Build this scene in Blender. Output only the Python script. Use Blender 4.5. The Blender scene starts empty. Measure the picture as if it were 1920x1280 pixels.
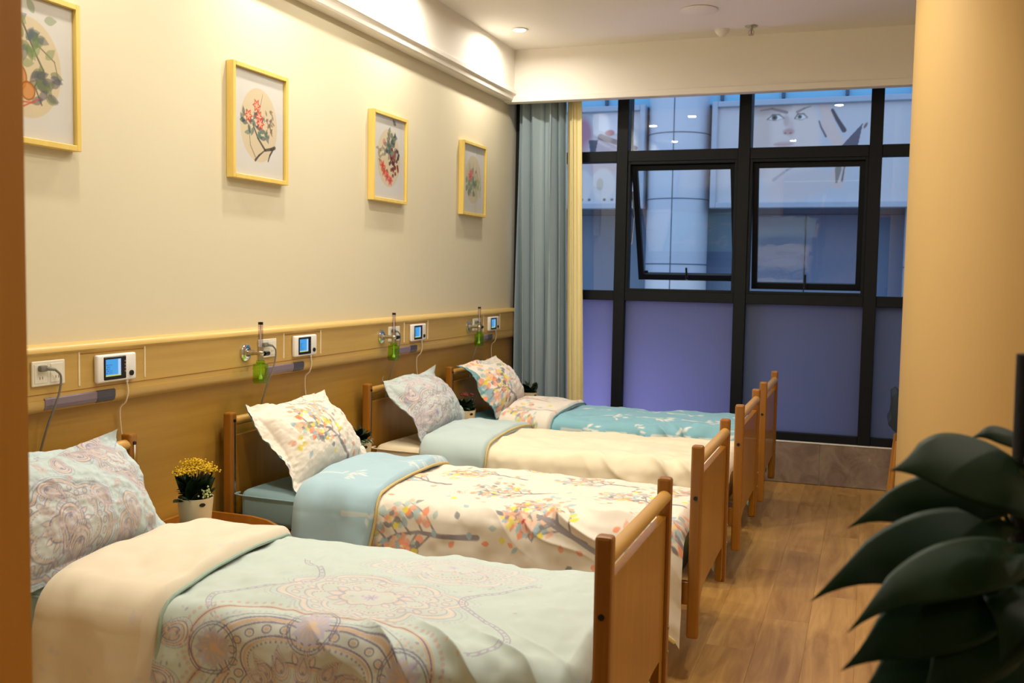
import bpy, bmesh, math, random
import numpy as np
from mathutils import Vector, Matrix

SC = bpy.context.scene
COL = SC.collection
PI = math.pi
random.seed(7)


def C(r, g, b):
    def f(v):
        v /= 255.0
        return v / 12.92 if v <= 0.04045 else ((v + 0.055) / 1.055) ** 2.4
    return (f(r), f(g), f(b))


# ---------------------------------------------------------------- camera
cam_d = bpy.data.cameras.new('camera')
cam = bpy.data.objects.new('camera', cam_d)
COL.objects.link(cam)
cam_d.sensor_width = 36.0
cam_d.lens = 1850.11 / 1920 * 36.0
cam_d.clip_start = 0.05
cam_d.clip_end = 200
_r = Vector((0.940423, 0.339551, 0.01759))
_u = Vector((-0.039804, 0.058569, 0.99749))
_f = Vector((-0.337668, 0.938763, -0.068595))
cam.matrix_world = Matrix(((_r.x, _u.x, -_f.x, 0.0), (_r.y, _u.y, -_f.y, 0.0), (_r.z, _u.z, -_f.z, 1.55), (0, 0, 0, 1)))
cam_d.dof.use_dof = True
cam_d.dof.focus_distance = 4.2
cam_d.dof.aperture_fstop = 5.0
SC.camera = cam

# ---------------------------------------------------------------- world and exposure
world = bpy.data.worlds.new('dusk_sky')
SC.world = world
world.use_nodes = True
bg = world.node_tree.nodes['Background']
bg.inputs['Color'].default_value = (0.64, 0.80, 1.0, 1)
bg.inputs['Strength'].default_value = 1.45
SC.view_settings.view_transform = 'Standard'
SC.view_settings.look = 'None'
SC.view_settings.gamma = 1.0
SC.view_settings.use_curve_mapping = False
SC.view_settings.exposure = 0.0
LAMP_COLOR = (1.0, 0.93, 0.80)
LAMP_POWER = 13.8


# ================================================================= helpers
def mesh_obj(name, me, mat=None, parent=None, loc=(0, 0, 0), smooth=False):
    o = bpy.data.objects.new(name, me)
    COL.objects.link(o)
    o.location = loc
    if mat is not None and len(me.materials) == 0:
        me.materials.append(mat)
    if parent is not None:
        o.parent = parent
    if smooth:
        me.polygons.foreach_set('use_smooth', [True] * len(me.polygons))
    return o


def tag(o, label=None, cat=None, group=None, kind=None):
    if label:
        o['label'] = label
    if cat:
        o['category'] = cat
    if group:
        o['group'] = group
    if kind:
        o['kind'] = kind
    return o


def thing(name, loc, label=None, cat=None, group=None, kind=None, rz=0):
    o = bpy.data.objects.new(name, None)
    COL.objects.link(o)
    o.location = loc
    o.rotation_euler = (0, 0, rz)
    o.empty_display_size = 0.1
    return tag(o, label, cat, group, kind)


def copy_tree(o, parent=None, loc=None):
    c = o.copy()
    COL.objects.link(c)
    c.parent = parent
    if loc is not None:
        c.location = loc
    for ch in list(o.children):
        copy_tree(ch, c)
    return c


class MB:
    """collects primitive shapes into one mesh"""

    def __init__(self):
        self.bm = bmesh.new()

    def _bev(self, geom_verts, bev, seg=2):
        if bev > 0:
            es = set()
            for v in geom_verts:
                for e in v.link_edges:
                    es.add(e)
            bmesh.ops.bevel(self.bm, geom=list(es), offset=bev, segments=seg, affect='EDGES', profile=0.5)

    def box(self, x0, x1, y0, y1, z0, z1, bev=0.0, seg=2):
        m = Matrix.Translation(((x0 + x1) / 2, (y0 + y1) / 2, (z0 + z1) / 2)) @ Matrix.Diagonal((abs(x1 - x0), abs(y1 - y0), abs(z1 - z0), 1))
        r = bmesh.ops.create_cube(self.bm, size=1.0, matrix=m)
        self._bev(r['verts'], bev, seg)
        return self

    def cyl(self, p0, p1, r0, r1=None, seg=20, caps=True):
        r1 = r0 if r1 is None else r1
        p0 = Vector(p0)
        p1 = Vector(p1)
        d = p1 - p0
        rot = Vector((0, 0, 1)).rotation_difference(d.normalized()).to_matrix().to_4x4()
        m = Matrix.Translation((p0 + p1) / 2) @ rot
        bmesh.ops.create_cone(self.bm, cap_ends=caps, segments=seg, radius1=r0, radius2=r1, depth=d.length, matrix=m)
        return self

    def sph(self, c, r, sx=1, sy=1, sz=1, u=12, v=8):
        m = Matrix.Translation(c) @ Matrix.Diagonal((sx, sy, sz, 1))
        bmesh.ops.create_uvsphere(self.bm, u_segments=u, v_segments=v, radius=r, matrix=m)
        return self

    def lathe(self, prof, c=(0, 0, 0), seg=28, axis='z'):
        rings = []
        for (r, z) in prof:
            ring = []
            for i in range(seg):
                a = 2 * PI * i / seg
                if axis == 'z':
                    p = (c[0] + r * math.cos(a), c[1] + r * math.sin(a), c[2] + z)
                else:
                    p = (c[0] + z, c[1] + r * math.cos(a), c[2] + r * math.sin(a))
                ring.append(self.bm.verts.new(p))
            rings.append(ring)
        for a, b in zip(rings[:-1], rings[1:]):
            for i in range(seg):
                j = (i + 1) % seg
                self.bm.faces.new((a[i], a[j], b[j], b[i]))
        for ring in (rings[0], rings[-1]):
            if (ring[0].co - ring[seg // 2].co).length > 1e-5:
                try:
                    self.bm.faces.new(ring)
                except ValueError:
                    pass
        return self

    def prism(self, poly, x0, x1, bev=0.0, plane='yz'):
        def P(a, b, t):
            return {'yz': (t, a, b), 'xz': (a, t, b), 'xy': (a, b, t)}[plane]
        A = [self.bm.verts.new(P(a, b, x0)) for a, b in poly]
        B = [self.bm.verts.new(P(a, b, x1)) for a, b in poly]
        self.bm.faces.new(A)
        self.bm.faces.new(B[::-1])
        n = len(poly)
        for i in range(n):
            j = (i + 1) % n
            self.bm.faces.new((A[i], B[i], B[j], A[j]))
        if bev:
            self._bev(A + B, bev, 2)
        return self

    def tube(self, pts, r, seg=8, smooth=6):
        P = catmull(pts, smooth) if smooth else [Vector(p) for p in pts]
        n = len(P)
        rings = []
        up = Vector((0.31, 0.77, 0.55))
        for i, p in enumerate(P):
            d = (P[min(i + 1, n - 1)] - P[max(i - 1, 0)]).normalized()
            s = d.cross(up)
            if s.length < 1e-4:
                s = d.cross(Vector((1, 0, 0)))
            s.normalize()
            t = s.cross(d)
            rr = r(i / (n - 1)) if callable(r) else r
            rings.append([self.bm.verts.new(p + (s * math.cos(2 * PI * k / seg) + t * math.sin(2 * PI * k / seg)) * rr) for k in range(seg)])
        for a, b in zip(rings[:-1], rings[1:]):
            for k in range(seg):
                j = (k + 1) % seg
                self.bm.faces.new((a[k], a[j], b[j], b[k]))
        self.bm.faces.new(rings[0][::-1])
        self.bm.faces.new(rings[-1])
        return self

    def build(self, name, mat, parent=None, loc=(0, 0, 0), smooth=False):
        bmesh.ops.recalc_face_normals(self.bm, faces=self.bm.faces[:])
        me = bpy.data.meshes.new(name)
        self.bm.to_mesh(me)
        self.bm.free()
        o = mesh_obj(name, me, mat, parent, loc, False)
        if smooth:
            me.polygons.foreach_set('use_smooth', [True] * len(me.polygons))
            try:
                me.set_sharp_from_angle(angle=math.radians(40))
            except Exception:
                pass
        return o


def catmull(pts, k):
    P = [Vector(p) for p in pts]
    P = [P[0] * 2 - P[1]] + P + [P[-1] * 2 - P[-2]]
    out = []
    for i in range(1, len(P) - 2):
        for j in range(k):
            t = j / k
            a, b, c, d = P[i - 1], P[i], P[i + 1], P[i + 2]
            out.append(0.5 * ((2 * b) + (c - a) * t + (2 * a - 5 * b + 4 * c - d) * t * t + (3 * b - a - 3 * c + d) * t ** 3))
    out.append(P[-2])
    return out


def grid_mesh(name, P, colr=None, closed_v=False, flip=False):
    """P: (n, m, 3) array of points -> smooth quad grid, colour attribute from colr (n, m, 3)"""
    n, m = P.shape[:2]
    me = bpy.data.meshes.new(name)
    idx = np.arange(n * m).reshape(n, m)
    if closed_v:
        nx = np.roll(idx, -1, axis=1)
        q = np.stack([idx[:-1], idx[1:], nx[1:], nx[:-1]], -1).reshape(-1, 4)
    else:
        q = np.stack([idx[:-1, :-1], idx[1:, :-1], idx[1:, 1:], idx[:-1, 1:]], -1).reshape(-1, 4)
    if flip:
        q = q[:, ::-1]
    nf = len(q)
    me.vertices.add(n * m)
    me.vertices.foreach_set('co', np.ascontiguousarray(P, dtype=np.float32).ravel())
    me.loops.add(nf * 4)
    me.loops.foreach_set('vertex_index', np.ascontiguousarray(q, dtype=np.int32).ravel())
    me.polygons.add(nf)
    me.polygons.foreach_set('loop_start', np.arange(0, nf * 4, 4, dtype=np.int32))
    me.polygons.foreach_set('use_smooth', np.ones(nf, dtype=bool))
    me.update(calc_edges=True)
    me.validate()
    if colr is not None:
        set_col(me, colr.reshape(-1, 3))
    return me


def set_col(me, c):
    a = me.color_attributes.new('Col', 'FLOAT_COLOR', 'POINT')
    rgba = np.ones((len(c), 4), dtype=np.float32)
    rgba[:, :3] = c
    a.data.foreach_set('color', rgba.ravel())


def vnoise(u, v, seed=0):
    """value noise in [-1, 1]"""
    iu = np.floor(u).astype(np.int64)
    iv = np.floor(v).astype(np.int64)
    fu = u - iu
    fv = v - iv
    fu = fu * fu * (3 - 2 * fu)
    fv = fv * fv * (3 - 2 * fv)

    def h(a, b):
        x = (a * 374761393 + b * 668265263 + seed * 1442695041) & 0xFFFFFFFF
        x = ((x ^ (x >> 13)) * 1274126177) & 0xFFFFFFFF
        x = (x ^ (x >> 16)) & 0xFFFF
        return x / 32767.5 - 1.0
    return (h(iu, iv) * (1 - fu) + h(iu + 1, iv) * fu) * (1 - fv) + (h(iu, iv + 1) * (1 - fu) + h(iu + 1, iv + 1) * fu) * fv


def fbm(u, v, seed=0, o=3):
    s = 0
    a = 1.0
    for i in range(o):
        s = s + a * vnoise(u * 2 ** i, v * 2 ** i, seed + 17 * i)
        a *= 0.5
    return s


# ----------------------------------------------------------------- flat prints
class Paint:
    """draws flat print on a regular (u, v) grid in metres"""

    def __init__(self, u, v, base):
        self.u = u
        self.v = v
        self.c = np.empty((len(u), len(v), 3))
        self.c[:] = base
        self.e = max(abs(u[1] - u[0]), abs(v[1] - v[0])) * 0.8

    def sub(self, u0, u1, v0, v1):
        a, b = np.searchsorted(self.u, (u0, u1))
        c, d = np.searchsorted(self.v, (v0, v1))
        if b <= a or d <= c:
            return None
        return slice(a, b), slice(c, d), self.u[a:b, None], self.v[None, c:d]

    def put(self, s, alpha, col):
        al = np.clip(alpha, 0, 1)[..., None]
        t = self.c[s[0], s[1]]
        self.c[s[0], s[1]] = t * (1 - al) + np.array(col) * al

    def ell(self, cx, cy, rx, ry=None, rot=0, col=(0, 0, 0), a=1.0, soft=None):
        ry = rx if ry is None else ry
        R = max(rx, ry) + 2 * self.e
        s = self.sub(cx - R, cx + R, cy - R, cy + R)
        if s is None:
            return
        x = (s[2] - cx) * math.cos(rot) + (s[3] - cy) * math.sin(rot)
        y = -(s[2] - cx) * math.sin(rot) + (s[3] - cy) * math.cos(rot)
        d = np.sqrt((x / rx) ** 2 + (y / ry) ** 2)
        so = self.e / min(rx, ry) if soft is None else soft
        self.put(s, a * np.clip((1 - d) / so + 0.5, 0, 1), col)

    def ring(self, cx, cy, r, w, col, a=1.0, sy=1.0):
        R = r * max(1, sy) + w + 2 * self.e
        s = self.sub(cx - R, cx + R, cy - R, cy + R)
        if s is None:
            return
        d = np.sqrt((s[2] - cx) ** 2 + ((s[3] - cy) / sy) ** 2)
        self.put(s, a * np.clip((w / 2 - abs(d - r)) / self.e + 0.5, 0, 1), col)

    def leaf(self, x, y, L, W, rot, col, a=1.0):
        R = L + 2 * self.e
        s = self.sub(x - R, x + R, y - R, y + R)
        if s is None:
            return
        p = (s[2] - x) * math.cos(rot) + (s[3] - y) * math.sin(rot)
        q = -(s[2] - x) * math.sin(rot) + (s[3] - y) * math.cos(rot)
        t = np.clip(p / L, 0, 1)
        hw = W * np.sin(PI * t ** 0.8) * 0.5
        ok = (p >= -self.e) & (p <= L + self.e)
        self.put(s, a * ok * np.clip((hw - abs(q)) / self.e + 0.5, 0, 1), col)

    def line(self, pts, w0, w1, col, a=1.0):
        n = len(pts) - 1
        for i in range(n):
            (x0, y0), (x1, y1) = pts[i], pts[i + 1]
            wa = w0 + (w1 - w0) * i / n
            wb = w0 + (w1 - w0) * (i + 1) / n
            W = max(wa, wb) + 2 * self.e
            s = self.sub(min(x0, x1) - W, max(x0, x1) + W, min(y0, y1) - W, max(y0, y1) + W)
            if s is None:
                continue
            dx, dy = x1 - x0, y1 - y0
            L2 = dx * dx + dy * dy + 1e-12
            t = np.clip(((s[2] - x0) * dx + (s[3] - y0) * dy) / L2, 0, 1)
            d = np.sqrt((s[2] - x0 - t * dx) ** 2 + (s[3] - y0 - t * dy) ** 2)
            w = (wa + (wb - wa) * t) / 2
            self.put(s, a * np.clip((w - d) / self.e + 0.5, 0, 1) * np.minimum(1, 2 * w / self.e), col)

    def poly(self, pts, col, a=1.0):
        xs = [p[0] for p in pts]
        ys = [p[1] for p in pts]
        s = self.sub(min(xs) - self.e, max(xs) + self.e, min(ys) - self.e, max(ys) + self.e)
        if s is None:
            return
        X, Y = np.broadcast_arrays(s[2], s[3])
        ins = np.zeros(X.shape, bool)
        n = len(pts)
        for i in range(n):
            x0, y0 = pts[i]
            x1, y1 = pts[(i + 1) % n]
            if y0 == y1:
                continue
            c = ((y0 > Y) != (y1 > Y)) & (X < (x1 - x0) * (Y - y0) / (y1 - y0) + x0)
            ins ^= c
        self.put(s, a * ins.astype(float), col)

    def dots(self, pts, r, col, a=1.0):
        for x, y in pts:
            self.ell(x, y, r, r, 0, col, a)


def closed(fn, n=72):
    return [fn(2 * PI * i / n) for i in range(n + 1)]


LEAFC = [C(232, 214, 84), C(236, 168, 140), C(160, 188, 200), C(134, 136, 142), C(240, 150, 110), C(238, 190, 160), C(182, 200, 196)]
TRUNK = C(150, 142, 146)


def tree_print(p, x, y, rot, s, rnd, a=1.0):
    def W(px, py):
        return (x + s * (px * math.cos(rot) - py * math.sin(rot)), y + s * (px * math.sin(rot) + py * math.cos(rot)))
    p.line([W(0, 0), W(0.3, 0.012), W(0.55, 0.0), W(0.8, 0.06), W(0.98, 0.16)], 0.055 * s, 0.012 * s, TRUNK, a)
    for k in range(9):
        t = 0.36 + 0.07 * k
        sd = 1 if k % 2 else -1
        bx, by = t, 0.01 + max(0, t - 0.55) * 0.25
        L = (0.42 - 0.03 * k) * rnd.uniform(0.85, 1.15)
        an = sd * rnd.uniform(0.6, 1.05)
        pts = [(bx, by), (bx + L * 0.5 * math.cos(an), by + L * 0.5 * math.sin(an)), (bx + L * math.cos(an * 0.8), by + L * math.sin(an * 0.8))]
        p.line([W(*q) for q in pts], 0.022 * s, 0.009 * s, TRUNK, a)
        for j in range(7):
            f = 0.25 + 0.75 * j / 6
            qx = bx + L * f * math.cos(an * (1 - 0.2 * f))
            qy = by + L * f * math.sin(an * (1 - 0.2 * f))
            la = an + rnd.choice((-1, 1)) * rnd.uniform(0.4, 1.1)
            wx, wy = W(qx, qy)
            p.leaf(wx, wy, s * rnd.uniform(0.06, 0.12), s * rnd.uniform(0.045, 0.08), rot + la, rnd.choice(LEAFC), a * rnd.uniform(0.75, 1))
    for k in range(26):
        an = rnd.uniform(-1.1, 1.1)
        rr = rnd.uniform(0.15, 0.6)
        wx, wy = W(0.5 + rr * math.cos(an), rr * math.sin(an) * 1.05)
        p.leaf(wx, wy, s * rnd.uniform(0.06, 0.11), s * rnd.uniform(0.04, 0.075), rnd.uniform(0, 6.28), rnd.choice(LEAFC), a * 0.85)


def squirrel_print(p, x, y, s, rot=0):
    def W(px, py):
        return (x + s * (px * math.cos(rot) - py * math.sin(rot)), y + s * (px * math.sin(rot) + py * math.cos(rot)))
    pk = C(240, 196, 176)
    p.ell(*W(0, 0), 0.3 * s, 0.42 * s, rot, pk, 0.8)
    p.ell(*W(-0.12, 0.5), 0.22 * s, 0.2 * s, rot, pk, 0.9)
    p.line([W(0.25, -0.35), W(0.55, 0.05), W(0.45, 0.55), W(0.7, 0.75)], 0.16 * s, 0.3 * s, C(243, 205, 186), 0.9)
    p.ell(*W(-0.1, 0.24), 0.16 * s, 0.08 * s, rot + 0.4, C(214, 74, 66))
    p.ell(*W(0.02, -0.05), 0.06 * s, 0.22 * s, rot, C(228, 120, 100), 0.8)


MAUVE = C(160, 152, 172)
PEACH = C(220, 198, 180)
LILAC = C(186, 182, 200)
CREAM = C(226, 214, 186)


def paisley_print(p, x, y, s, rot, a=1.0, bold=False):
    def curve(k, m=41):
        out = []
        for i in range(m):
            t = 2 * PI * i / (m - 1)
            px = math.sin(t) * 0.69 * k * abs(math.sin(t / 2)) ** 1.1
            py = k * math.cos(t) * 0.95
            px += 0.22 * k * max(0, py) ** 2
            out.append((x + s * (px * math.cos(rot) - py * math.sin(rot)), y + s * (px * math.sin(rot) + py * math.cos(rot))))
        return out
    dk = C(138, 130, 154) if bold else C(164, 156, 174)
    lw = min(0.05 * s, 0.0032)
    p.poly(curve(1.0)[:-1], C(212, 204, 196), 0.6 * a)
    p.line(curve(1.0), lw, lw, dk, a)
    p.line(curve(0.9), lw * 1.6, lw * 1.6, PEACH, 0.8 * a)
    p.line(curve(0.8), lw * 0.8, lw * 0.8, dk, a)
    p.dots(curve(0.68, 29), 0.03 * s, LILAC, a)
    p.poly(curve(0.55)[:-1], C(196, 192, 204), 0.6 * a)
    p.line(curve(0.55), lw, lw, dk, a)
    p.line(curve(0.36), lw, lw, C(206, 180, 156), a)
    if s > 0.04:
        p.dots(curve(1.14, 37), 0.032 * s, LILAC, a)
        p.line(curve(1.26), lw * 0.7, lw * 0.7, dk, 0.7 * a)
    cx, cy = x + s * 0.4 * math.sin(rot), y - s * 0.4 * math.cos(rot)
    for k in range(6):
        p.leaf(cx, cy, 0.16 * s, 0.08 * s, 2 * PI * k / 6, dk, 0.8 * a)


def lace(p, cx, cy, rx, ry, n, amp, dk, pk, a, bold=1.0):
    """a fine scalloped medallion of lines, beads, loops and petals"""
    lw = 0.0032 * bold

    def sc(f, m=140):
        return scallop(cx, cy, rx * f, ry * f, n, amp, m=m)
    p.poly(sc(1.0)[:-1], C(208, 204, 202), 0.45 * a)
    p.dots(sc(1.13, 120), 0.0030 * bold, LILAC, 0.9 * a)
    p.line(sc(1.07), lw * 0.8, lw * 0.8, dk, 0.7 * a)
    p.line(sc(1.0), lw, lw, dk, a)
    p.line(sc(0.95), lw * 2.6, lw * 2.6, pk, 0.7 * a)
    p.line(sc(0.90), lw, lw, dk, a)
    m = 30
    for k in range(m):
        t = 2 * PI * k / m
        kk = 1 + amp * abs(math.sin(n * t / 2))
        ex, ey = cx + rx * 0.80 * kk * math.cos(t), cy + ry * 0.80 * kk * math.sin(t)
        p.line(closed(lambda q: (ex + rx * 0.052 * math.cos(q), ey + ry * 0.07 * math.sin(q)), 14), lw * 0.8, lw * 0.8, dk, 0.9 * a)
        p.ell(ex, ey, rx * 0.028, ry * 0.035, 0, pk, 0.9 * a)
    p.line(sc(0.70), lw, lw, dk, a)
    p.line(sc(0.66), lw * 1.6, lw * 1.6, pk, 0.7 * a)
    p.dots(sc(0.62, 80), 0.0026 * bold, C(150, 142, 166), 0.9 * a)
    for k in range(14):
        t = 2 * PI * k / 14
        ex, ey = cx + rx * 0.36 * math.cos(t), cy + ry * 0.36 * math.sin(t)
        L = math.hypot(rx * math.cos(t), ry * math.sin(t)) * 0.24
        an = math.atan2(ry * math.sin(t), rx * math.cos(t))
        p.leaf(ex, ey, L, L * 0.55, an, dk, 0.75 * a)
        p.leaf(ex + 0.08 * L * math.cos(an), ey + 0.08 * L * math.sin(an), L * 0.8, L * 0.34, an, C(216, 206, 200), a)
    p.line(sc(0.34), lw, lw, dk, a)
    p.line(sc(0.30), lw * 1.4, lw * 1.4, pk, 0.8 * a)
    rosette(p, cx, cy, min(rx, ry) * 0.26, 8, C(204, 198, 208), dk, a)


def rosette(p, x, y, s, n, col, col2, a=1.0):
    for k in range(n):
        an = 2 * PI * k / n
        p.leaf(x, y, s, s * 0.5, an, col, a)
        p.leaf(x, y, s * 0.7, s * 0.22, an, col2, a)
    p.ell(x, y, s * 0.22, s * 0.22, 0, col2, a)


def scallop(x, y, rx, ry, n, amp, ph=0.0, m=120):
    def f(t):
        k = 1 + amp * abs(math.sin(n * t / 2 + ph))
        return (x + rx * k * math.cos(t), y + ry * k * math.sin(t))
    return closed(f, m)


# ----------------------------------------------------------------- materials
def new_mat(name):
    m = bpy.data.materials.new(name)
    m.use_nodes = True
    nt = m.node_tree
    b = nt.nodes['Principled BSDF']
    return m, nt, b


def N(nt, t, **kw):
    n = nt.nodes.new(t)
    for k, v in kw.items():
        setattr(n, k, v)
    return n


def plain(name, col, rough=0.5, metal=0.0, var=0.06, scale=6.0, bump=0.0, bscale=120.0, spec=0.5, coat=0.0):
    m, nt, b = new_mat(name)
    tc = N(nt, 'ShaderNodeTexCoord')
    no = N(nt, 'ShaderNodeTexNoise')
    no.inputs['Scale'].default_value = scale
    no.inputs['Detail'].default_value = 3
    nt.links.new(tc.outputs['Object'], no.inputs['Vector'])
    mx = N(nt, 'ShaderNodeMix', data_type='RGBA')
    mx.inputs[6].default_value = (*[c * (1 - var) for c in col], 1)
    mx.inputs[7].default_value = (*[min(1, c * (1 + var)) for c in col], 1)
    nt.links.new(no.outputs['Fac'], mx.inputs[0])
    nt.links.new(mx.outputs[2], b.inputs['Base Color'])
    b.inputs['Roughness'].default_value = rough
    b.inputs['Metallic'].default_value = metal
    b.inputs['Specular IOR Level'].default_value = spec
    b.inputs['Coat Weight'].default_value = coat
    if bump > 0:
        n2 = N(nt, 'ShaderNodeTexNoise')
        n2.inputs['Scale'].default_value = bscale
        n2.inputs['Detail'].default_value = 2
        nt.links.new(tc.outputs['Object'], n2.inputs['Vector'])
        bp = N(nt, 'ShaderNodeBump')
        bp.inputs['Strength'].default_value = bump
        bp.inputs['Distance'].default_value = 0.002
        nt.links.new(n2.outputs['Fac'], bp.inputs['Height'])
        nt.links.new(bp.outputs['Normal'], b.inputs['Normal'])
    return m


def wood(name, c1, c2, scale=(14, 14, 1.2), rough=0.38, rand=0.0, bump=0.08, coat=0.0, spec=0.5):
    m, nt, b = new_mat(name)
    tc = N(nt, 'ShaderNodeTexCoord')
    mp = N(nt, 'ShaderNodeMapping')
    mp.inputs['Scale'].default_value = scale
    nt.links.new(tc.outputs['Object'], mp.inputs['Vector'])
    no = N(nt, 'ShaderNodeTexNoise')
    no.inputs['Scale'].default_value = 1.0
    no.inputs['Detail'].default_value = 6
    no.inputs['Roughness'].default_value = 0.62
    no.inputs['Distortion'].default_value = 0.8
    oi = N(nt, 'ShaderNodeObjectInfo')
    if rand > 0:
        ad = N(nt, 'ShaderNodeVectorMath', operation='ADD')
        ml = N(nt, 'ShaderNodeMath', operation='MULTIPLY')
        ml.inputs[1].default_value = 37.0
        nt.links.new(oi.outputs['Random'], ml.inputs[0])
        nt.links.new(mp.outputs['Vector'], ad.inputs[0])
        nt.links.new(ml.outputs[0], ad.inputs[1])
        nt.links.new(ad.outputs[0], no.inputs['Vector'])
    else:
        nt.links.new(mp.outputs['Vector'], no.inputs['Vector'])
    cr = N(nt, 'ShaderNodeValToRGB')
    cr.color_ramp.elements[0].position = 0.3
    cr.color_ramp.elements[1].position = 0.72
    cr.color_ramp.elements[0].color = (*c1, 1)
    cr.color_ramp.elements[1].color = (*c2, 1)
    nt.links.new(no.outputs['Fac'], cr.inputs['Fac'])
    src = cr.outputs['Color']
    if rand > 0:
        hs = N(nt, 'ShaderNodeHueSaturation')
        mr = N(nt, 'ShaderNodeMapRange')
        mr.inputs['To Min'].default_value = 1 - rand
        mr.inputs['To Max'].default_value = 1 + rand
        nt.links.new(oi.outputs['Random'], mr.inputs['Value'])
        nt.links.new(mr.outputs[0], hs.inputs['Value'])
        nt.links.new(src, hs.inputs['Color'])
        src = hs.outputs['Color']
    nt.links.new(src, b.inputs['Base Color'])
    b.inputs['Roughness'].default_value = rough
    b.inputs['Coat Weight'].default_value = coat
    b.inputs['Specular IOR Level'].default_value = spec
    bp = N(nt, 'ShaderNodeBump')
    bp.inputs['Strength'].default_value = bump
    bp.inputs['Distance'].default_value = 0.002
    nt.links.new(no.outputs['Fac'], bp.inputs['Height'])
    nt.links.new(bp.outputs['Normal'], b.inputs['Normal'])
    return m


def printed(name, rough=0.85, bump=0.15, bscale=700, sheen=0.2, spec=0.3):
    m, nt, b = new_mat(name)
    at = N(nt, 'ShaderNodeAttribute')
    at.attribute_name = 'Col'
    nt.links.new(at.outputs['Color'], b.inputs['Base Color'])
    b.inputs['Roughness'].default_value = rough
    b.inputs['Sheen Weight'].default_value = sheen
    b.inputs['Specular IOR Level'].default_value = spec
    if bump > 0:
        tc = N(nt, 'ShaderNodeTexCoord')
        no = N(nt, 'ShaderNodeTexNoise')
        no.inputs['Scale'].default_value = bscale
        nt.links.new(tc.outputs['Object'], no.inputs['Vector'])
        bp = N(nt, 'ShaderNodeBump')
        bp.inputs['Strength'].default_value = bump
        bp.inputs['Distance'].default_value = 0.001
        nt.links.new(no.outputs['Fac'], bp.inputs['Height'])
        nt.links.new(bp.outputs['Normal'], b.inputs['Normal'])
    return m


def emit(name, col, strength):
    m, nt, b = new_mat(name)
    b.inputs['Base Color'].default_value = (*col, 1)
    b.inputs['Emission Color'].default_value = (*col, 1)
    b.inputs['Emission Strength'].default_value = strength
    return m


def glass(name, tint=(0.92, 0.95, 1.0), ior=1.6, rough=0.0):
    m = bpy.data.materials.new(name)
    m.use_nodes = True
    nt = m.node_tree
    nt.nodes.clear()
    out = N(nt, 'ShaderNodeOutputMaterial')
    tr = N(nt, 'ShaderNodeBsdfTransparent')
    tr.inputs['Color'].default_value = (*tint, 1)
    gl = N(nt, 'ShaderNodeBsdfGlossy')
    gl.inputs['Roughness'].default_value = rough
    lw = N(nt, 'ShaderNodeLayerWeight')
    lw.inputs['Blend'].default_value = 0.5
    pw = N(nt, 'ShaderNodeMath', operation='POWER')
    pw.inputs[1].default_value = 5.0
    f0 = ((ior - 1) / (ior + 1)) ** 2
    fr = N(nt, 'ShaderNodeMath', operation='MULTIPLY_ADD')
    fr.inputs[1].default_value = 1 - f0
    fr.inputs[2].default_value = f0
    nt.links.new(lw.outputs['Facing'], pw.inputs[0])
    nt.links.new(pw.outputs[0], fr.inputs[0])
    mx = N(nt, 'ShaderNodeMixShader')
    nt.links.new(fr.outputs[0], mx.inputs[0])
    nt.links.new(tr.outputs[0], mx.inputs[1])
    nt.links.new(gl.outputs[0], mx.inputs[2])
    nt.links.new(mx.outputs[0], out.inputs['Surface'])
    return m


def frosted(name, tint, diff):
    m = bpy.data.materials.new(name)
    m.use_nodes = True
    nt = m.node_tree
    nt.nodes.clear()
    out = N(nt, 'ShaderNodeOutputMaterial')
    tl = N(nt, 'ShaderNodeBsdfTranslucent')
    tl.inputs['Color'].default_value = (*tint, 1)
    df = N(nt, 'ShaderNodeBsdfDiffuse')
    df.inputs['Color'].default_value = (*diff, 1)
    ad = N(nt, 'ShaderNodeAddShader')
    gl = N(nt, 'ShaderNodeBsdfGlossy')
    gl.inputs['Roughness'].default_value = 0.35
    mx = N(nt, 'ShaderNodeMixShader')
    mx.inputs[0].default_value = 0.03
    nt.links.new(tl.outputs[0], ad.inputs[0])
    nt.links.new(df.outputs[0], ad.inputs[1])
    nt.links.new(ad.outputs[0], mx.inputs[1])
    nt.links.new(gl.outputs[0], mx.inputs[2])
    nt.links.new(mx.outputs[0], out.inputs['Surface'])
    return m


M = {}
M['wall'] = plain('wall_paint_cream', C(216, 206, 178), 0.7, var=0.015, scale=2, bump=0.05, bscale=300)
M['ceil'] = plain('ceiling_paint_white', C(242, 236, 226), 0.75, var=0.01, bump=0.03, bscale=250)
M['column'] = plain('column_paint_cream', C(200, 166, 106), 0.65, var=0.02, scale=2, bump=0.04, bscale=250)
M['panelwood'] = wood('wall_panel_wood', C(172, 130, 50), C(184, 142, 58), (0.9, 0.9, 22), 0.45, bump=0.03)
M['bandwood'] = wood('equipment_band_wood', C(190, 154, 82), C(200, 164, 92), (0.8, 0.6, 26), 0.34, bump=0.03)
M['bandrail'] = wood('equipment_band_rail', C(206, 172, 100), C(214, 182, 110), (0.8, 0.6, 26), 0.3, bump=0.02)
M['bedwood'] = wood('bed_oak', C(156, 104, 18), C(182, 128, 30), (9, 9, 1.4), 0.36, bump=0.05, coat=0.15)
M['railwood'] = wood('bed_rail_beech', C(196, 148, 68), C(210, 162, 84), (7, 1.2, 7), 0.35, bump=0.04, coat=0.2)
M['postwood'] = wood('bed_post_wood', C(140, 88, 20), C(164, 106, 28), (12, 12, 1.2), 0.36, bump=0.05, coat=0.15)
M['floorplank'] = wood('oak_laminate', C(160, 114, 52), C(206, 160, 92), (16, 1.6, 16), 0.36, rand=0.10, bump=0.04)
M['floorbase'] = plain('floor_underlay', C(110, 76, 40), 0.8)
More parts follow.
